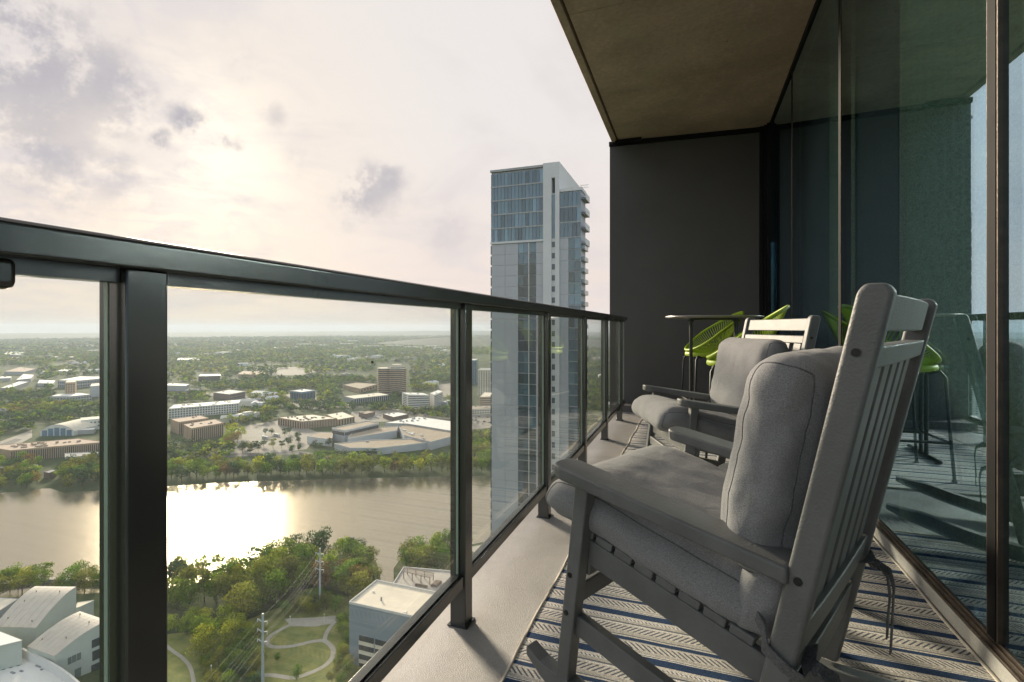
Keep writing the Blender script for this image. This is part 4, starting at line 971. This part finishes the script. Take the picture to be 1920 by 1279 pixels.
    bldg('left_terrace', 'pale paved terrace roof left of the vaulted halls', [(-60, 1152), (0, 1146), (34, 1124), (-60, 1120)], 4, GRYW, CRM, parapet=.4)
curved_sheds()
def garden_wall():
    a, b = P(-30, 1098, G + 2), P(86, 1086, G + 2); c = P(200, 1090, G + 2)
    t = thing('boundary_wall', 'dark stone wall running behind the vaulted halls', 'wall', ((a + b) / 2 * np.array([1, 1, 0]) + np.array([0, 0, G])))
    m = MB(); m.beam((a[0], a[1], G + 1), (b[0], b[1], G + 1), .6, 2); m.beam((b[0], b[1], G + 1), (c[0], c[1], G + 1), .59, 1.98); m.build('wall', SLATE, t)
garden_wall()

# power poles, wires, lamp posts
def poles():
    steel = BM('galvanised steel', (.36, .40, .42), .45, .1, .4)
    tops = []
    for k, (u, vt, dist_v) in enumerate(((492.7, 1150.5, 1299), (600, 1028, 1141.5))):
        p = P(u, dist_v); H = HC + (VY - vt) / F * pix(p)[2] - G
        t = thing('power_pole', ['near steel power pole with three cross arms beside the winding path', 'far steel power pole standing against the shore trees'][k], 'power pole', p)
        MB().cyl((0, 0), .62, 0, H, 14, .36).build('shaft', steel, t, local=True)
        MB().cyl((0, 0), .9, 0, .5, 14).build('base_collar', steel, t, local=True)
        ends = []
        for j in range(3):
            z = H - 3.2 - j * 3.9
            for s in (-1, 1):
                ln = 2.7 if s < 0 else 2.2
                m = MB(); m.beam((s * .3, 0, z), (s * ln, 0, z + .7), .26, .26); m.build('cross_arm', steel, t, local=True)
                m = MB(); m.cyl((s * ln, 0), .12, z - .5, z + .75, 8); m.build('insulator', WHT, t, local=True); ends.append(Vector(p) + Vector((s * ln, 0, z - .4)))
        tops.append(ends)
    wm = BM('bare wire', (.30, .28, .25), .5)
    far = [Vector(P(845, 1010, G)) + Vector((x, 0, z)) for z in (27, 23, 19) for x in (-2.7, 2.2)]
    near = [2 * a - b + Vector((8, -30, 0)) for a, b in zip(tops[0], tops[1])]
    words = ['top', 'middle', 'lowest']
    for span, (A, B, txt) in enumerate(((tops[0], tops[1], 'between the two steel poles'), (tops[1], far, 'from the far pole across the inlet'), (near, tops[0], 'running up to the near pole'))):
        for j in range(6):
            a, b = A[j], B[j]; q = []
            for i in range(17):
                s = i / 16; w = a.lerp(b, s); w = w - Vector((0, 0, 4 * 1.6 * s * (1 - s))); q.append(w)
            o = MB().tube(q, .022, 5).build('power_line', wm)
            tag(o, f'{words[j // 2]} {"left" if j % 2 == 0 else "right"} power line {txt}', 'power line', 'power lines on the steel poles')
    for k, (u, v, h) in enumerate(((396, 1292, 9), (608, 1170, 4.5), (544, 1176, 5))):
        p = P(u, v); t = thing('park_lamp', ['white lamp post near the lower edge of the wood', 'small lamp post on the pale plaza', 'lamp post where the path bends'][k], 'lamp', p)
        MB().cyl((0, 0), .1, 0, h, 8).build('post', WHT, t, local=True); MB().cyl((0, 0), .3, h, h + .35, 10, .18).build('lantern', WHT, t, local=True)
poles()

# ------------------------------------------------------------------ the balcony shell
YA, YB = -2.6, 6.12
CEIL = 3.175
def shell():
    m = MB(); m.box(-.795, .95, YA, YB + .2, -.25, 0); struct(m.build('balcony_floor', MATS['broomed floor concrete'], bevel=.006))
    root = bpy.data.objects.new('balcony_ceiling', None); COL.objects.link(root); struct(root)
    ys = [YA, 2.13, 3.489, 4.806, YB + .3]; con = MATS['raw soffit concrete']
    for a, b in zip(ys[:-1], ys[1:]):
        MB().box(-.826, .95, a + .002, b - .002, CEIL, CEIL + .2).build('soffit_panel', con, root, bevel=.003, seg=1)
    MB().box(-.905, -.842, YA, YB + .3, CEIL - .012, CEIL + .2).build('drip_edge', con, root, bevel=.004, seg=1)
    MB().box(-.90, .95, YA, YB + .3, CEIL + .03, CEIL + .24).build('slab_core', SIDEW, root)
    # end wall
    t = thing('end_wall', 'charcoal rendered wall closing the far end of the balcony', 'wall', (0, 6.06, 0))
    m = MB(); m.hexa([(-.932, 6.05, -.25), (.70, 6.16, -.25), (.70, 6.5, -.25), (-.932, 6.5, -.25), (-.932, 6.05, 3.12), (.70, 6.16, 3.12), (.70, 6.5, 3.12), (-.932, 6.5, 3.12)])
    m.build('wall_panel', WALLC, t, bevel=.004)
    MB().hexa([(-.937, 6.03, 3.122), (.72, 6.145, 3.122), (.72, 6.5, 3.122), (-.937, 6.5, 3.122), (-.937, 6.03, 3.172), (.72, 6.145, 3.172), (.72, 6.5, 3.172), (-.937, 6.5, 3.172)]).build('head_trim', FRAME, t)
    MB().box(-.86, -.56, 5.99, 6.03, 3.128, 3.168).build('head_clip', FRAME, t)
    for k, (x0, x1, y) in enumerate(((.705, .735, 6.13), (.742, .762, 6.10), (.768, .795, 6.14))):
        MB().box(x0, x1, y, 6.4, 0, 3.172).build('jamb_strip', FRAME, t)
    MB().box(.764, .84, 6.05, 6.3, 0, 3.172).build('jamb_strip', FRAME, t)
    MB().box(-.86, .70, 5.76, 6.04, 0, .075).build('base_kerb', WALLC, t, bevel=.006)
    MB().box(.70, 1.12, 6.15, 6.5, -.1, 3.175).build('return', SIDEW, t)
shell()

def window_wall():
    t = thing('window_wall', 'full height tinted glass window wall along the right side', 'window wall', (.80, 1.8, 0))
    ys = [-2.6, -1.2, .30, 1.772, 3.355, 4.83, 6.06]; X0 = .80
    for a, b in zip(ys[:-1], ys[1:]):
        MB().box(X0, X0 + .014, a + .016, b - .016, .086, 3.13).build('pane', MATS['tinted window glass'], t)
    for y in ys[1:-1]:
        w = .017 if y > 2 else .021
        p = MB().box(X0 - (.004 if y > 2 else .014), X0 + (.05 if y > 2 else .016), y - w, y + w, .088, 3.14).build('mullion', FRAME, t)
        for s in (-1, 1) if y < 2 else (-1,):
            MB().box(X0 - (.003 if y > 2 else .012), X0 + (.0 if y > 2 else .012), y + s * (w + .004) - (.0025 if y > 2 else .0035), y + s * (w + .004) + (.0025 if y > 2 else .0035), .088, 3.14).build('edge_trim', BRONZE, p)
    MB().box(X0 - .012, X0 + .06, YA, YB, 3.128, 3.173).build('head_frame', FRAME, t)
    for k, (a, b, z0, z1) in enumerate(((.776, .789, .057, .066), (.786, .796, .057, .076), (.794, .86, .057, .0845))):
        MB().box(a, b, YA, YB - .1, z0, z1).build('sill_profile', BRONZE, t, bevel=.0015, seg=1)
    MB().box(.777, .94, YA, YB - .05, .0, .056).build('kerb', MATS['kerb concrete'], t, bevel=.004)
    # fabric blinds behind the panes, green and dark by turns
    segs = [(-2.6, .3, 'green', 'behind the pane beside the camera'), (.3, 1.05, 'dark', 'covering the near part of the nearest pane in view'), (1.06, 1.79, 'green', 'just right of the thick mullion'), (1.80, 2.715, 'green', 'widest one left of the thick mullion'), (2.725, 3.35, 'dark', 'in the farther half of the wide middle pane'),
            (3.36, 3.945, 'green', 'narrow one behind the second thin mullion'), (3.955, 4.82, 'dark', 'in the farther part of the second far pane'), (4.84, 5.0, 'green', 'thin sliver beside the far thin mullion'), (5.01, 6.1, 'dark', 'next to the charcoal end wall')]
    for a, b, c, lab in segs:
        m = MB(); n = 40
        pr = [(X0 + .075 + .004 * math.sin(i * 2.1), a + (b - a) * i / n) for i in range(n + 1)]
        vs = [(x, y, .10) for x, y in pr] + [(x, y, 3.12) for x, y in pr] + [(x + .004, y, .10) for x, y in pr] + [(x + .004, y, 3.12) for x, y in pr]; k = n + 1
        m.add(vs, [(i, i + 1, k + i + 1, k + i) for i in range(n)] + [(2 * k + i, 3 * k + i, 3 * k + i + 1, 2 * k + i + 1) for i in range(n)])
        o = thing('window_blind', f'{c} fabric blind {lab}', 'blind', (X0 + .08, (a + b) / 2, .1))
        m.build('fabric', MATS[f'{c} blind fabric'], o, smooth=True)
        MB().box(X0 + .065, X0 + .095, a, b, .095, .115).build('hem_bar', FRAME, o)
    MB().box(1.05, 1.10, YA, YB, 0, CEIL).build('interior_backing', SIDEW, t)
window_wall()

EDGEM = M('polished glass edge', (.50, .60, .53), .25, .05, 20)
def railing():
    t = thing('balcony_railing', 'dark metal balcony railing with clear glass panes', 'railing', (-.70, 2, 0))
    ZT = 1.069
    prof = [(-.745, ZT - .038), (-.663, ZT - .038), (-.663, ZT - .006), (-.669, ZT), (-.739, ZT), (-.745, ZT - .006)]
    m = MB(); ya, yb = YA, 5.55
    m.add([(x, ya, z) for x, z in prof] + [(x, yb, z) for x, z in prof], [tuple(range(6))[::-1], tuple(range(6, 12))] + [(i, (i + 1) % 6, 6 + (i + 1) % 6, 6 + i) for i in range(6)])
    m.build('handrail', RAILM, t, bevel=.0025)
    ys = [-1.55, -.56, .434, 1.446, 2.418, 3.35, 4.27, 5.2]; pw = .054
    for y in ys:
        p = MB().box(-.731, -.677, y, y + pw, .0, ZT - .0385).build('post', RAILM, t, bevel=.0025)
        MB().box(-.738, -.670, y - .006, y + pw + .006, 0, .004).build('base_plate', RAILM, p)
    edges = ys + [5.55]
    for a, b in zip(edges[:-1], edges[1:]):
        y0, y1 = a + pw + .001, b - .001
        if y1 - y0 < .1: continue
        bot = MB().box(-.722, -.682, y0, y1, .128, .166).build('bottom_rail', RAILM, t, bevel=.002)
        MB().box(-.712, -.692, y0, y1, .1665, .172).build('glazing_bead', RAILM, bot)
        MB().box(-.718, -.688, y0, y1, ZT - .056, ZT - .0385).build('top_channel', RAILM, t)
        MB().box(-.706, -.698, y0 + .008, y1 - .008, .1725, ZT - .0565).build('glass_pane', MATS['railing glass'], t)
        MB().box(-.7055, -.6985, y1 - .0078, y1 - .0055, .1725, ZT - .0565).build('pane_edge', EDGEM, t)
        MB().box(-.7055, -.6985, y0 + .0055, y0 + .0078, .1725, ZT - .0565).build('pane_edge', EDGEM, t)
    MB().box(-.735, -.685, .255, .33, ZT - .073, ZT - .0385).build('glass_clip', RAILM, t, bevel=.008)
    MB().box(-.698, -.694, .98, .983, .872, .878).build('dirt_speck', SCREW, t)
railing()

# ------------------------------------------------------------------ rugs
def rug(x0, x1, y0, y1, label, seed):
    t = thing('rug', label, 'rug', ((x0 + x1) / 2, (y0 + y1) / 2, 0)); n, k = 14, 70
    r = random.Random(seed)
    def ex(y, s): return .006 * mnoise.noise(Vector((y * 2.4, s * 3.1 + seed, 0))) + .003 * math.sin(y * 11 + s)
    V = []; Fc = []
    for j in range(k + 1):
        y = y0 + (y1 - y0) * j / k
        for i in range(n + 1):
            s = i / n; x = (x0 + ex(y, 0)) * (1 - s) + (x1 + ex(y, 1) * .6) * s
            V.append((x, y + .004 * mnoise.noise(Vector((x * 3, y, seed))), .0075))
    for j in range(k):
        for i in range(n): a = j * (n + 1) + i; Fc.append((a, a + 1, a + n + 2, a + n + 1))
    m = MB(); m.add(V, Fc); o = m.build('weave', MATS['striped woven rug'], t, smooth=True)
    hem = M('cream rug binding', (.60, .55, .47), .9, .08, 60)
    per = [V[j * (n + 1)] for j in range(k + 1)] + [V[k * (n + 1) + i] for i in range(1, n + 1)] + [V[j * (n + 1) + n] for j in range(k - 1, -1, -1)] + [V[i] for i in range(n - 1, 0, -1)]
    b = MB(); b.tube([(p[0], p[1], .0065) for p in per], .0055, 6, closed=True); b.build('binding', hem, t, smooth=True)
rug(-.482, .768, .55, 2.795, 'blue and white striped rug under the nearest rocking chair', 1)
rug(-.492, .758, 3.56, 5.66, 'striped rug with pale weave beneath the bar stools and high table', 4)

# ------------------------------------------------------------------ rocking chairs
def post_y(z): return -.343 + (1.015 - z) * .2115           # front edge of the raked back posts
def make_chair(label):
    t = thing('rocking_chair', label, 'rocking chair')
    B = lambda m, n, bev=.005, par=t: m.build(n, CHAIRM, par, local=True, bevel=bev, seg=3)
    for s in (-1, 1):
        x0, x1 = (-.31, -.276) if s < 0 else (.276, .31)
        # back post: raked, with rounded top
        zb, zt = .085, 1.012
        prof = [(post_y(zb), zb), (post_y(zt - .012), zt - .012), (post_y(zt) - .008, zt), (post_y(zt) - .036, zt - .001), (post_y(zt) - .045, zt - .014), (post_y(zb) - .045, zb)]
        m = MB(); m.add([(x0, y, z) for y, z in prof] + [(x1, y, z) for y, z in prof], [tuple(range(6)), tuple(range(11, 5, -1))] + [(i, (i + 1) % 6, 6 + (i + 1) % 6, 6 + i) for i in range(6)])
        p = B(m, 'back_post', .0075)
        for z in (.907, .531):
            y = post_y(z) - .020; q = MB(); q.tube([(s * .3095, y, z), (s * .3125, y, z)], .0066, 16); q.tube([(s * .3122, y, z), (s * .3132, y, z)], .0028, 6); q.build('screw', SCREW, p, local=True)
        # front leg, leaning a little
        lx0, lx1 = (-.294, -.259) if s < 0 else (.259, .294)
        yl = lambda z: .262 - (z - .144) * .124
        m = MB(); m.hexa([(lx0, yl(.07) - .036, .07), (lx1, yl(.07) - .036, .07), (lx1, yl(.07), .07), (lx0, yl(.07), .07), (lx0, yl(.592) - .036, .592), (lx1, yl(.592) - .036, .592), (lx1, yl(.592), .592), (lx0, yl(.592), .592)])
        p = B(m, 'front_leg', .004)
        for z in (.368, .276):
            q = MB(); y = yl(z) - .013; q.tube([(s * .2935, y, z), (s * .296, y, z)], .006, 12); q.build('screw', SCREW, p, local=True)
        # armrest: rounded front, falls towards the back
        a0, a1 = (-.320, -.236) if s < 0 else (.236, .320); ym = .262; zf, zr = .628, .5515
        zz = lambda y: zr + (zf - zr) * (y + .245) / .507
        out = [(a0, -.247), (a0, ym - .03), (a0 + .004, ym - .014), (a0 + .013, ym - .004), (a0 + .026, ym), (a1 - .026, ym), (a1 - .013, ym - .004), (a1 - .004, ym - .014), (a1, ym - .03), (a1, -.247)]
        n = len(out); m = MB(); m.add([(x, y, zz(y) - .031) for x, y in out] + [(x, y, zz(y)) for x, y in out], [tuple(range(n))[::-1], tuple(range(n, 2 * n))] + [(i, (i + 1) % n, n + (i + 1) % n, n + i) for i in range(n)])
        B(m, 'armrest', .006)
        # rocker: shallow arc of a board
        m = MB(); rx0, rx1 = lx0 - .002, lx1 + .002; K = 22; top, bot = [], []
        for i in range(K + 1):
            y = .36 - .98 * i / K; d = y + .10; z = .012 + .42 * d * d + (.02 if y > .3 else 0) * ((y - .3) / .06)
            hh = .062 * min(1, .35 + 4.5 * min(i, K - i) / K)
            top.append((y, z + hh)); bot.append((y, z))
        pr = top + bot[::-1]; n = len(pr)
        V = [(rx0, y, z) for y, z in pr] + [(rx1, y, z) for y, z in pr]; Fc = []
        for i in range(K): 
            a, b_, c, d = i, i + 1, n - 2 - i, n - 1 - i
            Fc += [(a, b_, c, d), (n + d, n + c, n + b_, n + a), (a, n + a, n + b_, b_), (d, c, n + c, n + d)]
        Fc += [(0, n - 1, 2 * n - 1, n), (K, n + K, n + K + 1, K + 1)]
        m.add(V, Fc); B(m, 'rocker', .003)
        # seat side rail and lower stretcher
        sx = s * .268 - s * .012
        m = MB(); m.beam((s * .247, .21, .424), (s * .247, -.20, .322), .022, .058); B(m, 'seat_rail', .003)
        m = MB(); m.beam((s * .267, .232, .252), (s * .267, -.165, .168), .026, .048); B(m, 'side_stretcher', .004)
    m = MB(); m.beam((-.258, .222, .318), (.258, .222, .318), .022, .045); B(m, 'front_stretcher', .004)
    m = MB(); m.beam((-.257, .205, .405), (.257, .205, .405), .024, .085); B(m, 'seat_apron', .004)
    for i in range(8):                                     # seat slats
        y = .205 - i * .051; z = .464 - (.21 - y) * .249; m = MB(); m.beam((-.258, y, z), (.258, y, z), .045, .018, (0, -.24, 1)); B(m, 'seat_slat', .003)
    def cross(z0, z1, n, th=.024, dy=-.010, bow=.014):
        K = 8; V = []; 
        for i in range(K + 1):
            x = -.275 + .55 * i / K; b = bow * (1 - (2 * i / K - 1) ** 2)
            V += [(x, post_y(z0) + dy - b, z0), (x, post_y(z0) + dy - th - b, z0), (x, post_y(z1) + dy - th - b, z1), (x, post_y(z1) + dy - b, z1)]
        Fc = []
        for i in range(K):
            for j in range(4): Fc.append((4 * i + j, 4 * i + (j + 1) % 4, 4 * i + 4 + (j + 1) % 4, 4 * i + 4 + j))
        Fc += [(0, 1, 2, 3), (4 * K + 3, 4 * K + 2, 4 * K + 1, 4 * K)]
        m = MB(); m.add(V, Fc); B(m, n, .004)
    cross(.938, .998, 'crest_rail'); cross(.880, .916, 'back_rail', .04, -.004, .004); cross(.372, .436, 'back_rail', .03, -.008, .004); cross(.222, .312, 'back_rail', .024, -.010, .004)
    for i in range(6):
        x = -.225 + i * .09; m = MB(); m.beam((x, post_y(.435) - .02, .435), (x, post_y(.881) - .02, .881), .058, .017, (0, 1, 0)); B(m, 'back_slat', .003)
    return t
CH1 = ((.057, 1.317), .437); CH2 = ((.083, 2.783), -.372)
def yaw_rot(y): return math.pi / 2 - y      # local +y (facing) turned to look out over the rail
chair = make_chair('nearest grey rocking chair seen from behind on the blue striped rug')
chair.location = (CH1[0][0], CH1[0][1], .010); chair.rotation_euler.z = yaw_rot(CH1[1])
chair['group'] = 'rocking chairs on the balcony'
ch2 = copy_tree(chair); ch2.location = (CH2[0][0], CH2[0][1], .0); ch2.rotation_euler.z = yaw_rot(CH2[1])
ch2['label'] = 'second grey rocking chair farther along beside the small side table'

def pad(hx, hy, hz, r, tf, puff=.0, wr=.006, seed=0, cuts=26, fold=None):
    """soft box cushion; tf maps pad coordinates to chair coordinates"""
    bm = bmesh.new(); bmesh.ops.create_cube(bm, size=2); bmesh.ops.subdivide_edges(bm, edges=bm.edges, cuts=cuts, use_grid_fill=True)
    half = Vector((hx, hy, hz)); seam = {1: [], -1: []}
    for v in bm.verts:
        p = v.co.copy(); q = Vector((p.x * hx, p.y * hy, p.z * hz)); e = 1.0
        inn = Vector([max(-(half[i] - r), min(half[i] - r, q[i])) for i in range(3)]); d = q - inn
        if d.length > 1e-6: q = inn + d.normalized() * r
        bulge = (1 - p.x ** 4) * (1 - p.y ** 4)
        q.z += math.copysign(1, p.z) * abs(p.z) * puff * bulge
        q.x += p.x * .010 * (1 - p.z * p.z) * 1.0
        nn = d.normalized() if d.length > 1e-6 else Vector((0, 0, math.copysign(1, p.z)))
        s = Vector((q.x * 9 + seed, q.y * 9, q.z * 12)); w = mnoise.noise(s) * wr + mnoise.noise(s * 2.7) * wr * .5
        # gathers near the ends
        edge = max(0, abs(p.x) - .62) / .38
        w += edge * .006 * mnoise.noise(Vector((q.y * 26 + seed * 3, q.z * 24, q.x * 3)))
        q += nn * w
        if fold: q = fold(q, p)
        v.co = tf(q)
        if abs(p.x) > .999 and (abs(p.y) > .999 or abs(p.z) > .999): seam[1 if p.x > 0 else -1].append((math.atan2(p.y, p.z), v.co.copy(), nn.copy()))
    for f in bm.faces: f.smooth = True
    me = bpy.data.meshes.new('pad'); bmesh.ops.recalc_face_normals(bm, faces=bm.faces); bm.to_mesh(me); bm.free()
    me.materials.append(MATS['cushion fabric'])
    return me, {k: [c for a, c, n in sorted(x, key=lambda y: y[0])] for k, x in seam.items()}

def make_cushion(label):
    t = thing('chair_cushion', label, 'cushion', group='grey cushions on the rocking chairs')
    a = math.atan(.249); ca, sa = math.cos(a), math.sin(a)
    c = Vector((0, .072, .478))
    def seat_tf(q):
        y, z = q.y, q.z
        f = max(0, (y - .13) / .13)                                    # nose drops over the seat front
        z -= .022 * f * f
        return c + Vector((q.x, y * ca - z * sa, y * sa + z * ca))
    sme, sseam = pad(.262, .272, .056, .054, seat_tf, .014, .005, 3)
    s = put('seat_pad', sme, t, (0, 0, 0))
    b = math.atan(.19); cb, sb = math.cos(b), math.sin(b); c2 = Vector((0, -.192, .690))
    def back_tf(q):                                                   # q.y up the back, q.z towards the sitter
        zz = q.z
        low = max(0, (-q.y - .12) / .1); zz += -.02 * low
        return c2 + Vector((q.x, -q.y * sb + zz * cb, q.y * cb + zz * sb))
    bme, bseam = pad(.268, .210, .068, .062, back_tf, .015, .005, 11)
    bk = put('back_pad', bme, t, (0, 0, 0))
    # rear roll where the two pads meet, bulging behind the arms
    c3 = Vector((0, -.185, .452))
    def roll_tf(q): return c3 + Vector((q.x, q.y * cb * .9 - q.z * .1, q.z + q.y * -.3))
    rme, _ = pad(.258, .062, .085, .055, roll_tf, .004, .009, 17, 22); put('fold_roll', rme, t, (0, 0, 0))
    # piping seams
    for seam, par in ((bseam, bk), (sseam, s)):
        for sx in (-1, 1):
            m = MB(); m.tube(seam[sx], .0016, 6, closed=True, up=(1, 0, 0)); m.build('piping', MATS['strap fabric'], par, local=True, smooth=True)
    # tie straps round the posts with hanging tails
    flat = [(-.011, -.0015), (.011, -.0015), (.011, .0015), (-.011, .0015)]
    for sx in (-1, 1):
        z = .405; y = post_y(z); x0, x1 = sx * .268, sx * .3155
        loop = [(sx * .25, y + .05, z + .035), (sx * .29, y + .012, z + .012), (x1, y + .002, z - .002), (x1, y - .03, z - .022), (x1 - sx * .004, y - .049, z - .03), (x0, y - .0505, z - .028), (sx * .22, y - .045, z - .02)]
        m = MB(); m.sweep(loop, flat, (1, 0, .3)); m.build('tie_strap', MATS['strap fabric'], t, local=True, smooth=True)
        m = MB(); kx, ky = sx * .262, y - .056
        m.add([], []); m.tube([(kx - .014, ky, z - .035), (kx, ky - .008, z - .026), (kx + .014, ky, z - .034)], .008, 8); m.build('knot', MATS['strap fabric'], t, local=True, smooth=True)
        for ln, dx in ((.17, .035), (.11, -.02)):
            q = [(kx, ky - .004, z - .03), (kx + dx * .6, ky - .03, z - .05), (kx + dx, ky - .036, z - .09), (kx + dx * 1.15, ky - .032, z - .09 - ln * .5), (kx + dx * .9, ky - .03, z - .08 - ln)]
            m = MB(); m.sweep(q, [(-.011, -.0015), (.011, -.0015), (.011, .0015), (-.011, .0015)], (0, 1, 0)); m.build('tie_tail', MATS['strap fabric'], t, local=True, smooth=True)
    return t
cu = make_cushion('grey seat and back cushion tied to the nearest rocking chair')
cu.location = chair.location; cu.rotation_euler = chair.rotation_euler
cu2 = copy_tree(cu); cu2.location = ch2.location; cu2.rotation_euler = ch2.rotation_euler
cu2['label'] = 'sunlit grey cushion on the second rocking chair farther away'

# ------------------------------------------------------------------ side table, high table, bar stools
def side_table():
    c = (.305, 1.945); t = thing('side_table', 'small round slatted side table between the two rocking chairs', 'side table', (c[0], c[1], .005))
    r, z = .225, .435
    for i in range(5):
        x0 = -r + i * (2 * r / 5) + .003; x1 = x0 + 2 * r / 5 - .006; pts = []
        for k in range(7): x = x0 + (x1 - x0) * k / 6; pts.append((x, math.sqrt(max(r * r - x * x, .0016))))
        poly = [(x, -y) for x, y in pts] + [(x, y) for x, y in pts[::-1]]
        MB().prism(poly, z - .025, z).build('top_slat', CHAIRM, t, local=True, bevel=.003)
    for i in range(3):
        a = i * 2.094 + .5; m = MB(); m.beam((.12 * math.cos(a), .12 * math.sin(a), z - .026), (.19 * math.cos(a), .19 * math.sin(a), 0), .05, .028); m.build('leg', CHAIRM, t, local=True, bevel=.003)
    m = MB(); m.beam((-.16, 0, z - .036), (.16, 0, z - .036), .05, .02); m.build('top_batten', CHAIRM, t, local=True)
side_table()

def high_table():
    c = (.165, 4.52); t = thing('high_table', 'round grey topped high table on thin black legs by the bar stools', 'table', (c[0], c[1], .008)); z = 1.042
    r = .385; n = 64; V = []; prof = [(0, z - .016), (r - .02, z - .016), (r, z - .006), (r, z - .003), (r - .004, z), (0, z)]
    m = MB(); m.cyl((0, 0), r - .014, z - .018, z - .0085, n, r); m.build('top', TTOP, t, local=True)
    MB().cyl((0, 0), r, z - .0084, z, n, r - .002).build('top_face', TTOP, t, local=True)
    MB().cyl((0, 0), .20, z - .034, z - .0185, 32).build('under_plate', TBLK, t, local=True)
    for s in (-1, 1):
        for k, y in ((0, -.045), (1, .045)):
            MB().tube([(s * .175, y, z - .03), (s * .175, y, .5), (s * .175, y, .02)], .014, 12, up=(1, 0, 0)).build('leg', TBLK, t, local=True, smooth=True)
        MB().tube([(s * .175, -.27, .014), (s * .175, .27, .014)], .013, 10).build('foot_bar', TBLK, t, local=True, smooth=True)
        MB().beam((s * .175, -.06, z - .04), (s * .175, .06, z - .04), .05, .012).build('bracket', TBLK, t, local=True)
    MB().tube([(-.175, 0, .17), (.175, 0, .17)], .011, 10).build('foot_rest', TBLK, t, local=True, smooth=True)
high_table()

def make_stool(label):
    t = thing('bar_stool', label, 'bar stool', group='lime rope bar stools'); z0 = .735
    def outer(a):
        k = (1 - math.cos(a)) / 2
        return Vector((.265 * math.sin(a) * (1 + .06 * math.cos(a)), .225 * math.cos(a) + (.0 if k < .5 else -.09 * (k - .5) ** 1.2 * 2), z0 - .01 + .37 * k ** 1.15))
    def inner(a):
        k = (1 - math.cos(a)) / 2
        return Vector((.085 * math.sin(a), -.085 + .095 * math.cos(a), z0 - .055 + .13 * k ** 1.3))
    n = 72
    MB().tube([outer(2 * math.pi * i / n) for i in range(n)], .0125, 10, closed=True).build('outer_ring', LIME, t, local=True, smooth=True)
    MB().tube([inner(2 * math.pi * i / 40) for i in range(40)], .008, 8, closed=True).build('inner_ring', LIME, t, local=True, smooth=True)
    m = MB()
    for i in range(84):
        a = 2 * math.pi * (i + .5) / 84; o, q = outer(a), inner(a + .10 * math.sin(a)); mid = (o + q) / 2 - Vector((0, 0, .035 * (1 if math.cos(a) > -.2 else .4)))
        m.tube([o, (o * .55 + q * .05 + mid * .4), mid * .8 + (o + q) * .1, (q * .55 + o * .05 + mid * .4), q], .0042, 5)
    stuff(m.build('rope_weave', LIME, t, local=True, smooth=True))
    # rolled front edge below the lip
    fr = [Vector((.20 * math.sin(a) * 1.05, .235 * math.cos(a) - .01, z0 - .048)) for a in np.linspace(-1.35, 1.35, 24)]
    MB().sweep(fr, [(.012 * math.cos(q), .022 * math.sin(q)) for q in np.linspace(0, 2 * math.pi, 11)[:-1]]).build('front_roll', LIME, t, local=True, smooth=True)
    for sx in (-1, 1):
        for sy in (-1, 1):
            q = [(sx * .15, sy * .14 - .01, z0 - .078), (sx * .19, sy * .185 - .01, z0 - .062), (sx * .212, sy * .205 - .01, z0 - .10), (sx * .222, sy * .215 - .01, .40), (sx * .235, sy * .24 - .01, .012)]
            lg = MB().tube(q, .0095, 10, up=(1, .3, 0)).build('leg', TBLK, t, local=True, smooth=True)
            MB().cyl((sx * .235, sy * .24 - .01), .016, 0, .014, 12, .011).build('foot_pad', TBLK, lg, local=True)
    z = .235; w = .226
    for a, b in (((-w, -w), (w, -w)), ((w, -w), (w, w)), ((w, w), (-w, w)), ((-w, w), (-w, -w))):
        MB().tube([(a[0], a[1] - .01, z), (b[0], b[1] - .01, z)], .0085, 8).build('foot_rest', TBLK, t, local=True, smooth=True)
    m = MB(); m.tube([Vector((.17 * math.cos(a), .15 * math.sin(a) - .01, z0 - .075)) for a in np.linspace(0, 2 * math.pi, 29)[:-1]], .009, 8, closed=True); m.build('seat_frame', TBLK, t, local=True, smooth=True)
    return t
st = make_stool('nearer lime rope bar stool with its high back rising beside the second rocking chair')
st.location = (.335, 4.02, .008); st.rotation_euler.z = yaw_rot(.06)
st2 = copy_tree(st); st2.location = (.165, 5.30, .008); st2.rotation_euler.z = yaw_rot(-.28)
st2['label'] = 'farther lime rope bar stool seen through the legs of the high table'

# ------------------------------------------------------------------ air between here and the horizon
def haze():
    m = MB(); m.box(-16500, 16500, -2600, 16500, G - 6, 75); o = m.build('haze', bpy.data.materials.new('haze air')); stuff(o)
    mt = o.data.materials[0]; mt.use_nodes = True; nt = mt.node_tree; nt.nodes.clear()
    out = nt.nodes.new('ShaderNodeOutputMaterial'); pv = nt.nodes.new('ShaderNodeVolumePrincipled')
    pv.inputs['Color'].default_value = (.80, .88, 1.0, 1); pv.inputs['Density'].default_value = .9e-4; pv.inputs['Anisotropy'].default_value = .1
    nt.links.new(pv.outputs[0], out.inputs['Volume'])
    o['label'] = 'thin bluish haze in the air over the city'; o['category'] = 'haze'
haze()
print('trees', N_TREES[0])
